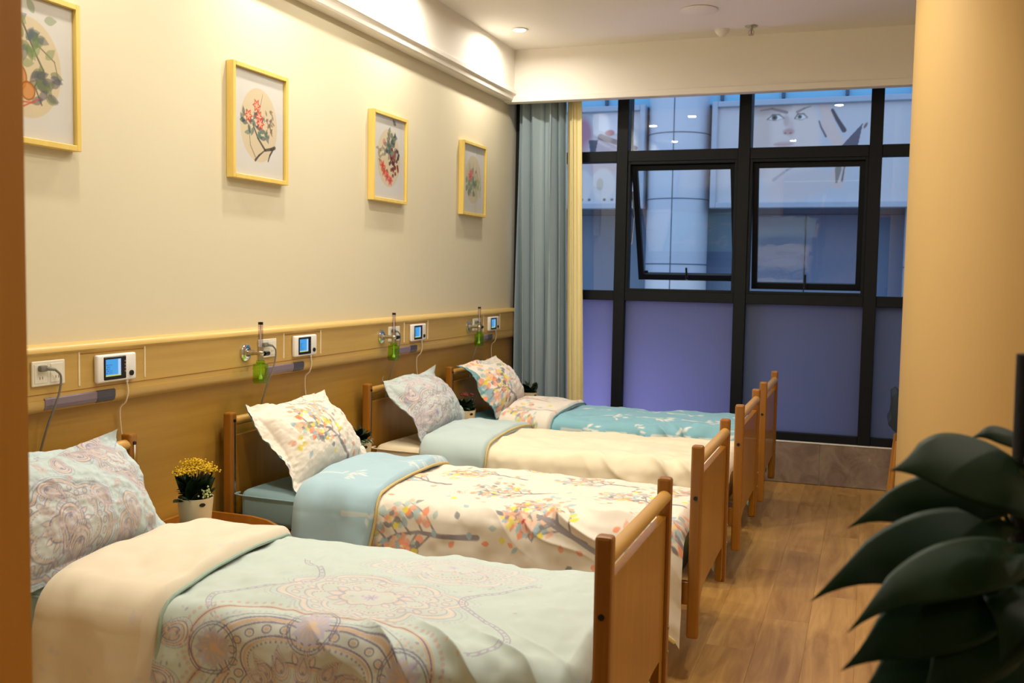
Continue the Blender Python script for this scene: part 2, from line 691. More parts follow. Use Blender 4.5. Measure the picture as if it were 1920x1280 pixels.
M['jamb'] = wood('door_lining_wood', C(206, 140, 40), C(216, 150, 48), (10, 10, 1.0), 0.5, bump=0.03)
M['black'] = plain('window_frame_black', C(13, 17, 23), 0.55, var=0.05, spec=0.25)
M['blackplastic'] = plain('black_plastic', C(12, 12, 14), 0.35, var=0.05)
M['white'] = plain('white_plastic', C(236, 232, 226), 0.35, var=0.01)
M['whitestrip'] = plain('ivory_strip', C(232, 214, 176), 0.4, var=0.01)
M['ivory'] = plain('socket_ivory', C(228, 222, 204), 0.4, var=0.01)
M['grey'] = plain('grey_cable', C(120, 116, 104), 0.5)
M['cord'] = plain('ivory_cord', C(226, 208, 176), 0.5)
M['lens'] = plain('lamp_strip_lens', C(128, 112, 124), 0.3, var=0.05)
M['lensdark'] = plain('lamp_strip_end', C(74, 72, 84), 0.3)
M['chrome'] = plain('chrome', C(214, 214, 212), 0.18, metal=1.0, var=0.02)
M['steel'] = plain('brushed_steel', C(176, 176, 172), 0.35, metal=1.0, var=0.05)
M['brass'] = plain('flowmeter_brass', C(196, 188, 168), 0.3, metal=1.0, var=0.05)
M['greenbottle'] = None
M['marble'] = None
M['frameyellow'] = wood('picture_frame_wood', C(222, 190, 96), C(232, 204, 116), (20, 20, 3), 0.45, bump=0.02)
M['print'] = printed('picture_print', 0.9, 0.0, sheen=0)
M['fabric'] = printed('printed_cotton')
M['poster'] = printed('billboard_print', 0.6, 0.0, sheen=0)
M['glass'] = glass('window_glass', (0.86, 0.91, 0.97), 1.62)
M['picglass'] = glass('picture_glass', (1, 1, 1), 1.25)
M['frost'] = frosted('frosted_glass', (0.27, 0.30, 0.38), (0.045, 0.045, 0.05))
M['curtain'] = plain('curtain_blue_grey', C(152, 168, 176), 0.9, var=0.05, scale=3, bump=0.2, bscale=500, spec=0.2)
M['curtain2'] = plain('curtain_cream', C(236, 222, 168), 0.9, var=0.04, scale=3, bump=0.2, bscale=500, spec=0.2)
M['sheetblue'] = plain('sheet_teal', C(150, 182, 190), 0.9, var=0.05, bump=0.2, bscale=600, spec=0.2)
M['sheetcream'] = plain('sheet_cream', C(226, 212, 182), 0.9, var=0.04, bump=0.2, bscale=600, spec=0.2)
M['sheetteal2'] = plain('sheet_deep_teal', C(96, 140, 150), 0.9, var=0.05, bump=0.2, bscale=600, spec=0.2)
M['pipetan'] = plain('piping_tan', C(206, 182, 122), 0.9)
M['pipeteal'] = plain('piping_teal', C(104, 150, 160), 0.9)
M['pipemint'] = plain('piping_mint', C(158, 180, 166), 0.9)
M['potwhite'] = plain('pot_cream_ceramic', C(232, 214, 176), 0.35, var=0.02)
M['soil'] = plain('potting_soil', C(34, 24, 16), 0.95, bump=0.4)
M['leafdark'] = plain('kalanchoe_leaf', C(22, 44, 22), 0.4, var=0.35, scale=40)
M['leafpale'] = plain('variegated_leaf', C(120, 140, 100), 0.45, var=0.3, scale=60)
M['yellowfl'] = plain('yellow_petal', C(216, 178, 20), 0.6, var=0.25, scale=90)
M['palefl'] = plain('pale_bud', C(190, 200, 130), 0.6, var=0.2, scale=90)
M['redfl'] = plain('red_petal', C(120, 36, 26), 0.6, var=0.3, scale=90)
M['pothos'] = plain('pothos_leaf', C(20, 50, 24), 0.5, var=0.3, scale=9, spec=0.2)
M['pothosstem'] = plain('pothos_stem', C(34, 60, 26), 0.4, var=0.2)
M['moss'] = plain('coir_pole', C(14, 11, 8), 0.95, var=0.4, scale=60, bump=0.8, bscale=90)
M['potdark'] = plain('planter_black', C(20, 20, 20), 0.4)
M['chairdark'] = plain('chair_slate_fabric', C(38, 48, 62), 0.8, bump=0.2, bscale=400)
M['chairwood'] = wood('chair_leg_beech', C(180, 118, 46), C(200, 140, 64), (14, 14, 2), 0.4)
M['lampglow'] = emit('downlight_glow', (1.0, 0.93, 0.82), 70)
M['screen'] = None


M['greenbottle'] = glass('green_clear_plastic', (0.66, 0.95, 0.26), 1.5, 0.05)
M['cleartube'] = glass('clear_acrylic', (0.8, 0.76, 0.82), 1.5)


def m_marble():
    m, nt, b = new_mat('brown_stone_tile')
    tc = N(nt, 'ShaderNodeTexCoord')
    no = N(nt, 'ShaderNodeTexNoise')
    no.inputs['Scale'].default_value = 5
    no.inputs['Detail'].default_value = 9
    no.inputs['Roughness'].default_value = 0.65
    no.inputs['Distortion'].default_value = 1.6
    nt.links.new(tc.outputs['Object'], no.inputs['Vector'])
    cr = N(nt, 'ShaderNodeValToRGB')
    e = cr.color_ramp.elements
    e[0].position = 0.36
    e[0].color = (*C(124, 106, 94), 1)
    e[1].position = 0.62
    e[1].color = (*C(152, 134, 120), 1)
    x = e.new(0.7)
    x.color = (*C(186, 170, 156), 1)
    nt.links.new(no.outputs['Fac'], cr.inputs['Fac'])
    nt.links.new(cr.outputs['Color'], b.inputs['Base Color'])
    b.inputs['Roughness'].default_value = 0.3
    return m


M['marble'] = m_marble()


def m_screen():
    m, nt, b = new_mat('lit_screen')
    at = N(nt, 'ShaderNodeAttribute')
    at.attribute_name = 'Col'
    b.inputs['Base Color'].default_value = (0.01, 0.01, 0.01, 1)
    nt.links.new(at.outputs['Color'], b.inputs['Emission Color'])
    b.inputs['Emission Strength'].default_value = 1.0
    b.inputs['Roughness'].default_value = 0.2
    return m


M['screen'] = m_screen()

# ================================================================= the setting
XW = -2.767          # left wall
YW = 7.70            # window wall
ZC = 3.30            # ceiling
XR = 2.4             # right wall
Y0 = 1.158           # inner face of the near partition


def struct(name, mb, mat, label, cat, parent=None):
    o = mb.build(name, mat, parent)
    if parent is None:
        tag(o, label, cat, kind='structure')
    return o


floor = struct('floor', MB().box(XW, XR, -2.4, YW + 0.12, -0.12, -0.012), M['floorbase'], 'warm oak laminate floor along the aisle beside the beds', 'floor')
# planks run along the room
pm = []
for L in (1.2, 0.8, 0.4):
    mb = MB().box(0, 0.1975, 0, L - 0.0006, -0.012, 0, 0.0004, 1)
    o_ = mb.build('plank', M['floorplank'])
    pm.append((L, o_.data))
    bpy.data.objects.remove(o_)
rp = random.Random(3)
x = XW
row = 0
while x < XR - 0.05:
    y = -0.6 + (row * 0.43) % 1.2 - 1.2
    if x + 0.196 > XR:
        break
    while y < YW - 0.01:
        L = 1.2
        ya = y
        sc = min(1.0, (YW + 0.01 - y) / L)
        if sc < 0.02:
            break
        if y + L > -0.6:
            me = [m_ for l_, m_ in pm if l_ == L][0]
            mesh_obj('plank', me, None, floor, (x, ya, 0)).scale = (1, sc, 1)
        y += L
    x += 0.198
    row += 1

wl = struct('wall_left', MB().box(XW - 0.15, XW, -2.4, YW + 0.1, 0, ZC), M['wall'], 'cream painted wall behind the bed heads, hung with pictures', 'wall')
wp = MB().box(XW, XW + 0.012, Y0, 7.66, 0.0, 1.04).build('wainscot_panel', M['panelwood'], wl)
struct('ceiling', MB().box(XW, XR, -2.4, 7.92, ZC, ZC + 0.12), M['ceil'], 'white plaster ceiling with recessed downlights', 'ceiling')
struct('wall_right', MB().box(XR, XR + 0.15, -2.4, YW + 0.1, 0, ZC), M['wall'], 'cream wall on the far side of the aisle', 'wall')
struct('wall_corridor', MB().box(XW, XR, -2.55, -2.4, 0, ZC), M['wall'], 'cream wall behind the doorway', 'wall')
wn = MB().box(XW, -1.24, 1.0, Y0 - 0.0, 0, ZC).box(0.66, XR, 1.0, Y0, 0, ZC).box(-1.24, 0.66, 1.0, Y0, 2.44, ZC)
struct('wall_near', wn, M['wall'], 'cream partition around the doorway', 'wall')
dr = thing('door_1', (-1.22, 1.08, 0), 'warm brown wooden door lining at the left edge', 'door frame', kind='structure')
MB().box(-0.02, 0.02, -0.09, 0.078, 0, 2.44).build('lining', M['jamb'], dr)
MB().box(1.86, 1.90, -0.09, 0.078, 0, 2.44).build('lining', M['jamb'], dr)
MB().box(-0.02, 1.90, -0.09, 0.078, 2.40, 2.44).build('lining', M['jamb'], dr)

# cornice along the left wall and the beam over the window
t1 = MB()
t1.box(XW, -2.685, Y0, 7.42, 2.985, ZC)
t1.box(XW, -2.668, Y0, 7.42, 2.955, 2.988, 0.004)
t1.prism([(XW, 2.905), (-2.70, 2.905), (-2.692, 2.915), (-2.682, 2.945), (-2.672, 2.957), (XW, 2.957)], Y0, 7.42, plane='xz')
struct('trim_1', t1, M['ceil'], 'white stepped cornice running above the picture wall', 'cornice')
t2 = MB()
t2.box(XW, XR, 7.42, 7.50, 2.94, ZC)
t2.box(XW, XR, 7.405, 7.50, 2.895, 2.942, 0.004)
struct('trim_2', t2, M['ceil'], 'white beam with a stepped lower edge above the window', 'beam')

# wall below and around the window
wf = struct('wall_far', MB().box(XW, XR, YW + 0.012, YW + 0.12, 0, 0.30).box(XW, XR, YW, YW + 0.22, 3.12, ZC), M['wall'], 'low wall under the window clad in brown stone tiles', 'wall')
tile_me = None
for i in range(7):
    xa = -2.767 + 0.03 + (i - 1) * 0.8 + 0.847
    xa = -0.29 - 0.8 * 3 + i * 0.8
    a = max(xa, XW)
    b_ = min(xa + 0.794, XR)
    if b_ - a < 0.05:
        continue
    MB().box(a, b_, YW - 0.002, YW + 0.012, 0.004, 0.312, 0.0015, 1).build('tile', M['marble'], wf)
MB().box(XW, XR, YW - 0.006, YW + 0.10, 0.312, 0.322, 0.002, 1).build('sill_strip', M['white'], wf)

# ---- window wall
win = thing('window_1', (0, YW, 0), 'black framed window wall with clear upper and frosted lower panes', 'window', kind='structure')
mull = [-2.722, -1.872, -0.928, 0.011, 0.955, 1.90]
ZB, ZT = 0.322, 3.14
for mx_ in mull:
    MB().box(mx_ - 0.045, mx_ + 0.045, 0.0, 0.19, ZB, ZT, 0.003, 1).build('mullion', M['black'], win)
trs = [(2.447, 2.532), (1.352, 1.43), (ZB, 0.382), (3.08, ZT)]
spans = list(zip(mull[:-1], mull[1:])) + [(1.90, 2.445)]
for a, b_ in spans:
    for z0, z1 in trs:
        MB().box(a + 0.045, b_ - 0.045, 0.008, 0.105, z0, z1, 0.003, 1).build('transom', M['black'], win)
for k, (a, b_) in enumerate(spans):
    x0, x1 = a + 0.045, b_ - 0.045
    MB().box(x0, x1, 0.055, 0.061, 2.532, 3.08).build('pane', M['glass'], win)
    MB().box(x0, x1, 0.055, 0.061, 0.382, 1.352).build('frosted_pane', M['frost'], win)
    if k not in (1, 2):
        MB().box(x0, x1, 0.055, 0.061, 1.43, 2.447).build('pane', M['glass'], win)
        continue
    # fixed inner frame and a top hung sash
    fr = MB()
    fr.box(x0, x0 + 0.022, 0.012, 0.09, 1.43, 2.447, 0.002, 1).box(x1 - 0.022, x1, 0.012, 0.09, 1.43, 2.447, 0.002, 1)
    fr.box(x0 + 0.022, x1 - 0.022, 0.012, 0.09, 2.425, 2.447, 0.002, 1).box(x0 + 0.022, x1 - 0.022, 0.012, 0.09, 1.43, 1.45, 0.002, 1)
    fr.build('sash_surround', M['black'], win)
    sx0, sx1 = x0 + 0.02, x1 - 0.02
    H = 0.97
    s = MB()
    s.box(sx0, sx0 + 0.042, -0.02, 0.03, -H, 0, 0.002, 1).box(sx1 - 0.042, sx1, -0.02, 0.03, -H, 0, 0.002, 1)
    s.box(sx0 + 0.042, sx1 - 0.042, -0.02, 0.03, -0.042, 0, 0.002, 1).box(sx0 + 0.042, sx1 - 0.042, -0.02, 0.03, -H, -H + 0.05, 0.002, 1)
    so = s.build('sash', M['black'], win, (0, 0.07, 2.425))
    MB().box(sx0 + 0.042, sx1 - 0.042, 0.004, 0.01, -H + 0.05, -0.042).build('pane', M['glass'], so)
    cx = (sx0 + sx1) / 2
    MB().box(cx - 0.012, cx + 0.012, -0.045, -0.018, -H + 0.012, -H + 0.045, 0.004, 1).box(cx - 0.008, cx + 0.008, -0.055, -0.04, -H + 0.02, -H + 0.125, 0.004, 1).build('handle', M['blackplastic'], so)
    if k == 1:
        so.rotation_euler = (math.radians(22), 0, 0)
        MB().box(sx0 + 0.05, sx0 + 0.085, -0.03, -0.018, -H + 0.06, -H + 0.085, 0.003, 1).build('catch', M['blackplastic'], so)
        MB().cyl((sx0 + 0.004, 0.09, 2.22), (sx0 + 0.004, 0.17, 2.02), 0.006, seg=8).cyl((sx0 + 0.004, 0.17, 2.02), (sx0 + 0.004, 0.10, 1.80), 0.006, seg=8).build('stay_arm', M['steel'], win)
    else:
        so.rotation_euler = (math.radians(9.0), 0, 0)

# round column on the right
col = MB().lathe([(0.44, 0.0), (0.44, ZC)], (0.61, 5.5, 0), 96).build('column', M['column'], smooth=True)
tag(col, 'round cream painted column at the right of the aisle', 'column', kind='structure')


# ================================================================= lamps
def downlight(loc, label, group, power):
    t = thing('ceiling_downlight', loc, label, 'downlight', group)
    MB().lathe([(0.058, 0.0), (0.060, -0.006), (0.044, -0.008), (0.042, 0.0)], seg=32).build('trim_ring', M['white'], t, smooth=True)
    MB().lathe([(0.0, -0.002), (0.042, -0.002), (0.042, -0.0005), (0.0, -0.0005)], seg=28).build('lens', M['lampglow'], t)
    ld = bpy.data.lights.new('downlight_lamp', 'AREA')
    ld.shape = 'DISK'
    ld.size = 0.08
    ld.energy = power
    ld.color = LAMP_COLOR
    ld.spread = math.radians(170)
    lo = bpy.data.objects.new('downlight_lamp', ld)
    COL.objects.link(lo)
    lo.parent = t
    lo.location = (0, 0, -0.012)
    return t


for (px, py, lb) in ((-2.43, 2.67, 'recessed ceiling downlight above the picture nearest the door'), (-2.43, 4.04, 'recessed ceiling downlight above the red flower picture'),
                     (-2.43, 5.38, 'recessed ceiling downlight above the grape picture'), (-2.43, 6.80, 'lit recessed ceiling downlight in the corner near the window beam')):
    downlight((px, py, ZC), lb, 'downlights along the picture wall', LAMP_POWER * 0.85)
for (px, py, lb) in ((-1.88, 4.62, 'recessed ceiling downlight over the second bed, seen reflected in the window'), (-1.45, 3.42, 'recessed ceiling downlight between the first two beds, seen reflected in the window'),
                     (-0.97, 2.42, 'recessed ceiling downlight over the first footboard, seen reflected in the window'), (0.05, 3.4, 'added unseen downlight over the aisle before the column'),
                     (-0.35, 5.0, 'added unseen downlight over the aisle beside the third bed'), (1.4, 3.6, 'added unseen downlight right of the aisle'), (1.5, 6.2, 'added unseen downlight behind the column')):  # the aisle and column lamps are unseen, added to light the floor
    downlight((px, py, ZC), lb, 'downlights over the beds and aisle', LAMP_POWER * (0.5 if px > 1 else 1.0))
downlight((-0.4, -1.0, ZC), 'added unseen dim downlight in the corridor behind the doorway', 'downlights over the beds and aisle', LAMP_POWER * 0.35)  # unseen corridor lamp, added to brighten the door lining

# ceiling fittings
t = thing('ceiling_speaker', (-1.12, 6.63, ZC), 'flat round off-white disc set in the ceiling', 'speaker')
MB().lathe([(0.115, 0.0), (0.118, -0.008), (0.10, -0.014), (0.0, -0.016)], seg=40).build('cover', M['ceil'], t, smooth=True)
MB().lathe([(0.118, 0.0), (0.125, -0.004), (0.118, -0.009)], seg=40).build('rim', M['ceil'], t, smooth=True)
t = thing('smoke_detector', (-1.05, 7.2, ZC), 'small white smoke detector beside the sprinkler', 'detector')
MB().lathe([(0.05, 0.0), (0.05, -0.012), (0.036, -0.03), (0.02, -0.045), (0.0, -0.047)], seg=28).build('housing', M['ceil'], t, smooth=True)
MB().lathe([(0.055, 0.0), (0.055, -0.006), (0.05, -0.007)], seg=28).build('base', M['white'], t, smooth=True)
t = thing('fire_sprinkler', (-0.84, 7.15, ZC), 'small metal fire sprinkler head hanging from the ceiling', 'sprinkler')
MB().lathe([(0.045, 0.0), (0.042, -0.006), (0.014, -0.008)], seg=24).build('escutcheon', M['steel'], t, smooth=True)
MB().cyl((0, 0, -0.006), (0, 0, -0.03), 0.012, seg=12).build('body', M['steel'], t)
MB().tube([(0.012, 0, -0.03), (0.018, 0, -0.045), (0.004, 0, -0.06)], 0.003).tube([(-0.012, 0, -0.03), (-0.018, 0, -0.045), (-0.004, 0, -0.06)], 0.003).build('yoke', M['steel'], t)
MB().lathe([(0.0, -0.06), (0.02, -0.06), (0.02, -0.063), (0.0, -0.063)], seg=16).build('deflector', M['steel'], t)
MB().cyl((0, 0, -0.03), (0, 0, -0.058), 0.003, seg=8).build('bulb', M['redfl'], t)


# ================================================================= beds
def make_bed():
    t = thing('care_bed', (0, 0, 0))
    HW = 0.40
    # headboard
    for sy in (-1, 1):
        y0 = sy * HW - (0.045 if sy > 0 else 0)
        p = MB().box(-1.075, -1.03, y0, y0 + 0.045, 0.17, 0.905, 0.008).build('head_post', M['postwood'], t)
        yy = sy * (HW - 0.0225) - 0.0
        MB().box(-1.03, -1.026, yy - 0.005, yy + 0.005, 0.3, 0.862).build('metal_track', M['chrome'], p)
        MB().cyl((-1.031, yy, 0.868), (-1.024, yy, 0.868), 0.007, seg=12).build('bolt', M['blackplastic'], p)
    MB().cyl((-1.052, -HW + 0.03, 0.862), (-1.052, HW - 0.03, 0.862), 0.021, seg=20).build('head_rail', M['railwood'], t, smooth=True)
    MB().box(-1.062, -1.04, -HW + 0.045, HW - 0.045, 0.30, 0.80, 0.003, 1).build('head_panel', M['bedwood'], t)
    # footboard
    for sy in (-1, 1):
        y0 = sy * HW - (0.042 if sy > 0 else 0)
        p = MB().box(1.025, 1.07, y0, y0 + 0.042, 0.17, 0.915, 0.009).build('foot_post', M['postwood'], t)
        ye = sy * HW
        for zb_ in ((0.715,) if sy < 0 else (0.43, 0.35)):
            if sy < 0:
                MB().cyl((1.047, ye - 0.003, zb_), (1.047, ye + 0.004, zb_), 0.008, seg=12).build('bolt', M['blackplastic'], p)
            else:
                MB().cyl((1.066, ye - 0.021, zb_), (1.073, ye - 0.021, zb_), 0.006, seg=12).build('bolt', M['steel'], p)
    MB().cyl((1.05, -HW + 0.03, 0.855), (1.05, HW - 0.03, 0.855), 0.021, seg=20).build('foot_rail', M['railwood'], t, smooth=True)
    yi = HW - 0.042
    poly = [(-yi, 0.795), (yi, 0.795), (yi, 0.19), (yi - 0.05, 0.19)]
    poly += [(yi - 0.05, 0.345), (yi - 0.12, 0.345), (0.0, 0.34)]
    for k in range(9):
        a = PI / 2 * k / 8
        poly.append((-yi + 0.05 + 0.16 - 0.16 * math.sin(a), 0.335 - 0.10 + 0.10 * math.cos(a)))
    poly += [(-yi + 0.05, 0.19), (-yi, 0.19)]
    MB().prism(poly, 1.032, 1.058, 0.002).build('foot_panel', M['bedwood'], t)
    # sides, deck and undercarriage
    for sy in (-1, 1):
        MB().box(-1.03, 1.03, sy * 0.385 - 0.012, sy * 0.385 + 0.012, 0.30, 0.39, 0.003, 1).build('side_rail', M['postwood'], t)
    for k in range(10):
        xa = -0.98 + k * 0.2
        MB().box(xa, xa + 0.14, -0.373, 0.373, 0.375, 0.392).build('slat', M['railwood'], t)
    for sx in (-0.72, 0.72):
        for sy in (-0.3, 0.3):
            lg = MB().box(sx - 0.02, sx + 0.02, sy - 0.02, sy + 0.02, 0.11, 0.375, 0.003, 1).build('leg', M['steel'], t)
            MB().cyl((sx, sy - 0.012, 0.052), (sx, sy + 0.012, 0.052), 0.052, seg=20).build('castor_wheel', M['blackplastic'], lg)
            MB().box(sx - 0.014, sx + 0.014, sy - 0.022, sy + 0.022, 0.05, 0.115, 0.004, 1).build('castor_fork', M['steel'], lg)
        MB().box(sx - 0.02, sx + 0.02, -0.37, 0.37, 0.32, 0.375).build('cross_beam', M['steel'], t)
    return t


BEDX = -1.63
BY = [2.70, 4.10, 5.40, 6.58]
bed_lab = ['wooden care bed nearest the doorway, under the mint medallion duvet', 'wooden care bed under the white duvet printed with trees',
           'wooden care bed under the plain cream duvet', 'wooden care bed nearest the window, under the teal duvet']
bed0 = make_bed()
for i in range(4):
    b = bed0 if i == 0 else copy_tree(bed0)
    b.location = (BEDX, BY[i], 0)
    tag(b, bed_lab[i], 'bed', 'care beds in a row')

# mattresses
mat_mats = [M['sheetblue'], M['sheetblue'], M['sheetcream'], M['sheetteal2']]
mat_lab = ['mattress in a grey-blue sheet on the bed nearest the doorway', 'mattress in a grey-blue sheet under the white tree pillow', 'mattress in a cream sheet under the grey paisley pillow', 'mattress in a teal sheet on the bed nearest the window']
for i in range(4):
    n, m_ = 90, 48
    # closed rounded block as a grid of rings
    me = MB().box(-1.0, 1.0, -0.385, 0.385, 0.395, 0.555, 0.035, 4)
    bmesh.ops.subdivide_edges(me.bm, edges=[e for e in me.bm.edges if e.calc_length() > 0.3], cuts=24, use_grid_fill=True)
    for v in me.bm.verts:
        v.co.z += 0.004 * math.sin(v.co.x * 9 + v.co.y * 7) if v.co.z > 0.5 else 0
    mt = thing('mattress', (BEDX, BY[i], 0), mat_lab[i], 'mattress', 'mattresses on the care beds')
    me.build('body', mat_mats[i], mt, smooth=True)
    # gathered corner of the fitted sheet
    MB().tube([(-1.003, -0.37, 0.545), (-0.99, -0.388, 0.535), (-0.6, -0.388, 0.53), (0.0, -0.388, 0.53), (0.6, -0.388, 0.53), (0.99, -0.388, 0.535)], 0.004).build('seam', mat_mats[i], mt, smooth=True)


# ---------------------------------------------------------------- duvets
def duvet_path(t, hw, r, ztop, puff, flare):
    """across-the-bed path by arc length; returns y, z, ny, nz"""
    a = abs(t)
    s = np.sign(t)
    f = hw - r
    arc = r * PI / 2
    y = np.where(a < f, a, np.where(a < f + arc, f + r * np.sin(np.clip((a - f) / r, 0, PI / 2)), hw + flare * (a - f - arc)))
    z = np.where(a < f, ztop, np.where(a < f + arc, ztop - r + r * np.cos(np.clip((a - f) / r, 0, PI / 2)), ztop - r - (a - f - arc)))
    z = z + puff * np.clip(1 - (a / hw) ** 2, 0, 1)
    ang = np.clip((a - f) / r, 0, PI / 2)
    ny = np.sin(ang) * s
    nz = np.cos(ang)
    return y * s, z, ny, nz


def duvet(i, seed, paint_main, paint_fold, base_main, base_fold, pipe, nx, nt, label, hang=(0.33, 0.28), xf=(-2.35, -1.93), ztop=0.592, slant=0.0, puff=0.022):
    hw, r = 0.425, 0.075
    f_ = hw - r + r * PI / 2
    x0, x1 = -2.2, -0.622
    t = np.linspace(-(f_ + hang[0]), f_ + hang[1], nt)
    xs = np.linspace(x0, x1, nx)
    X, T = np.meshgrid(xs, t, indexing='ij')
    loc = (BEDX, BY[i], 0)
    root = thing('duvet', loc, label, 'duvet', 'duvets on the care beds')
    y, z, ny, nz = duvet_path(T, hw, r, ztop, puff, 0.10)
    side = np.clip((abs(T) - (hw - r)) / 0.3, 0, 1)
    w = 0.010 * fbm(X * 5, T * 6, seed, 3) + 0.004 * fbm(X * 17, T * 13, seed + 3, 2)
    w += side * (0.020 * np.sin(X * 15 + 3 * vnoise(X * 2.2, T * 1.5, seed + 5)) + 0.012 * fbm(X * 8, T * 3, seed + 9, 2))
    # creased bulge where the cover is bunched near the foot
    bx = np.exp(-((X + 1.0) / 0.28) ** 2) * np.exp(-((T + hw - 0.03) / 0.10) ** 2)
    ridge = 1 - abs(np.sin(X * 16 + T * 22 + 1.6 * vnoise(X * 5, T * 5, seed + 21)))
    w += bx * 0.035 * ridge ** 2
    y = y + ny * w
    z = z + nz * w
    # droop at the foot end
    e = np.clip((X - (x1 - 0.06)) / 0.06, 0, 1)
    z = z - 0.05 * e ** 2
    P = np.stack([X - loc[0], y, z], -1)
    pa = Paint(xs, t, base_main)
    paint_main(pa)
    mn = mesh_obj('cover', grid_mesh('duvet_cover', P, pa.c, flip=True), M['fabric'], root)
    for j in (0, nt - 1):
        MB().tube([tuple(P[k, j]) for k in range(0, nx, max(1, nx // 60))], 0.009, 6, 1).build('hem', pipe, mn, smooth=True)
    # folded back top
    nf = max(50, int(nx * (xf[1] - xf[0]) / (x1 - x0) * 1.25))
    q = np.linspace(0, 1, nf)
    Q, T2 = np.meshgrid(q, t, indexing='ij')
    edge = xf[1] + slant * T2 + 0.018 * vnoise(T2 * 4, T2 * 0 + 0.3, seed + 31) - 0.05 * np.clip((abs(T2) - f_) / 0.3, 0, 1)
    start = xf[0] + 0.02 * vnoise(T2 * 3, T2 * 0, seed + 33) - 0.02 * np.clip((abs(T2) - f_) / 0.3, 0, 1)
    th = 0.036 * np.sqrt(np.clip(1 - (np.clip(1 - Q / 0.22, 0, 1)) ** 2, 0, 1)) - 0.07 * np.clip(1 - Q / 0.10, 0, 1)
    tail = np.clip((Q - 0.93) / 0.07, 0, 1)
    th = th * (1 - 0.2 * Q) - 0.035 * tail ** 2
    Xf = start + (edge - start) * Q
    y, z, ny, nz = duvet_path(T2, hw, r, ztop, puff + 0.012, 0.10)
    w = 0.014 * fbm(Xf * 5, T2 * 4, seed + 41, 3) + np.clip((abs(T2) - (hw - r)) / 0.3, 0, 1) * 0.02 * np.sin(Xf * 22 + 2 * vnoise(Xf * 3, T2 * 2, seed + 4))
    d = th + w * np.clip(1 - tail, 0.2, 1)
    y = y + ny * d
    z = z + nz * d
    P2 = np.stack([Xf - loc[0], y, z], -1)
    pf = Paint(np.linspace(xf[0], xf[1], nf), t, base_fold)
    paint_fold(pf)
    fo = mesh_obj('folded_top', grid_mesh('duvet_fold', P2, pf.c, flip=True), M['fabric'], root)
    # piping along the folded edge
    k = P2.shape[0] - 2
    MB().tube([tuple(P2[k, j] + np.array([0.006, ny[k, j] * 0.004, nz[k, j] * 0.004])) for j in range(0, nt, max(1, nt // 60))], 0.006, 6, 1).build('piping', pipe, fo, smooth=True)
    return root


def T_side(z, ztop=0.592):
    """arc coordinate on the near hanging side for a height"""
    return -(0.425 - 0.075 + 0.075 * PI / 2 + (ztop - 0.075 - z))


def paint_b1(p):
    rnd = random.Random(11)
    soft = C(172, 166, 186)
    # pale medallions on the top of the bed
    lace(p, -1.34, -0.16, 0.25, 0.135, 8, 0.22, soft, C(222, 206, 194), 0.9)
    lace(p, -1.22, 0.17, 0.24, 0.115, 10, 0.2, C(184, 180, 198), C(222, 210, 200), 0.7)
    for k in range(60):
        p.leaf(rnd.gauss(-1.25, 0.2), rnd.gauss(0.05, 0.09), 0.016, 0.009, rnd.uniform(0, 6.28), rnd.choice((soft, PEACH)), 0.6)
    # beaded arabesque lines at the sides
    for sx in (-1, 1):
        pts = []
        for k in range(70):
            q = k / 69
            pts.append((-1.32 + sx * (0.33 + 0.13 * math.sin(q * PI * 2.2 + 0.4) * (1 - 0.4 * q)), -0.40 + 0.52 * q))
        p.line(pts, 0.003, 0.003, MAUVE, 0.9)
        p.line([(a + 0.018 * sx, b) for a, b in pts], 0.003, 0.003, MAUVE, 0.9)
        p.dots([(a + 0.009 * sx, b) for a, b in pts[::2]], 0.0045, C(176, 172, 198), 1)
    # bold medallion on the hanging side
    zc = T_side(0.44)
    dk = C(128, 120, 148)
    lace(p, -1.40, zc, 0.27, 0.155, 4, 0.3, dk, C(206, 178, 152), 1.0, 1.35)
    big = scallop(-1.40, zc, 0.335, 0.20, 4, 0.3, m=160)
    p.line(big, 0.016, 0.016, C(208, 186, 164), 0.9)
    p.line(big, 0.004, 0.004, dk)
    p.dots(scallop(-1.40, zc, 0.36, 0.218, 4, 0.3, m=110), 0.0062, C(196, 182, 178))
    for cx, cz in ((-1.70, 0.50), (-1.10, 0.50), (-1.40, 0.60)):
        y = T_side(cz)
        rosette(p, cx, y, 0.062, 12, C(188, 184, 202), C(212, 190, 170))
        for rr in (0.066, 0.074):
            p.line(closed(lambda q: (cx + rr * math.cos(q), y + rr * math.sin(q)), 36), 0.003, 0.003, dk)
        p.dots(closed(lambda q: (cx + 0.083 * math.cos(q), y + 0.083 * math.sin(q)), 30), 0.004, C(204, 186, 172))
    for k in range(7):
        an = PI * k / 6
        paisley_print(p, -1.40 + 0.15 * math.cos(an), zc + 0.055 * math.sin(an), 0.042, an - PI / 2, 0.9, True)
    for cx, cz in ((-1.86, 0.40), (-1.84, 0.52), (-0.96, 0.42), (-1.78, 0.32), (-1.0, 0.32), (-1.9, 0.28)):
        paisley_print(p, cx, T_side(cz), 0.062, rnd.uniform(-1, 1) + (2 if cx < -1.3 else -2), 0.95, True)
    for k in range(260):
        an = rnd.uniform(0, 6.28)
        rr = rnd.uniform(0.34, 0.52)
        x_, y_ = -1.40 + rr * math.cos(an), zc + rr * 0.62 * math.sin(an)
        if y_ < -0.36:
            p.leaf(x_, y_, 0.014, 0.008, rnd.uniform(0, 6.28), rnd.choice((MAUVE, PEACH, LILAC, C(196, 182, 160))), 0.8)


def paint_b1_fold(p):
    rnd = random.Random(4)
    for k in range(14):
        p.leaf(rnd.uniform(-2.3, -1.9), rnd.uniform(-0.7, 0.6), 0.03, 0.018, rnd.uniform(0, 6.28), C(206, 204, 214), 0.35)


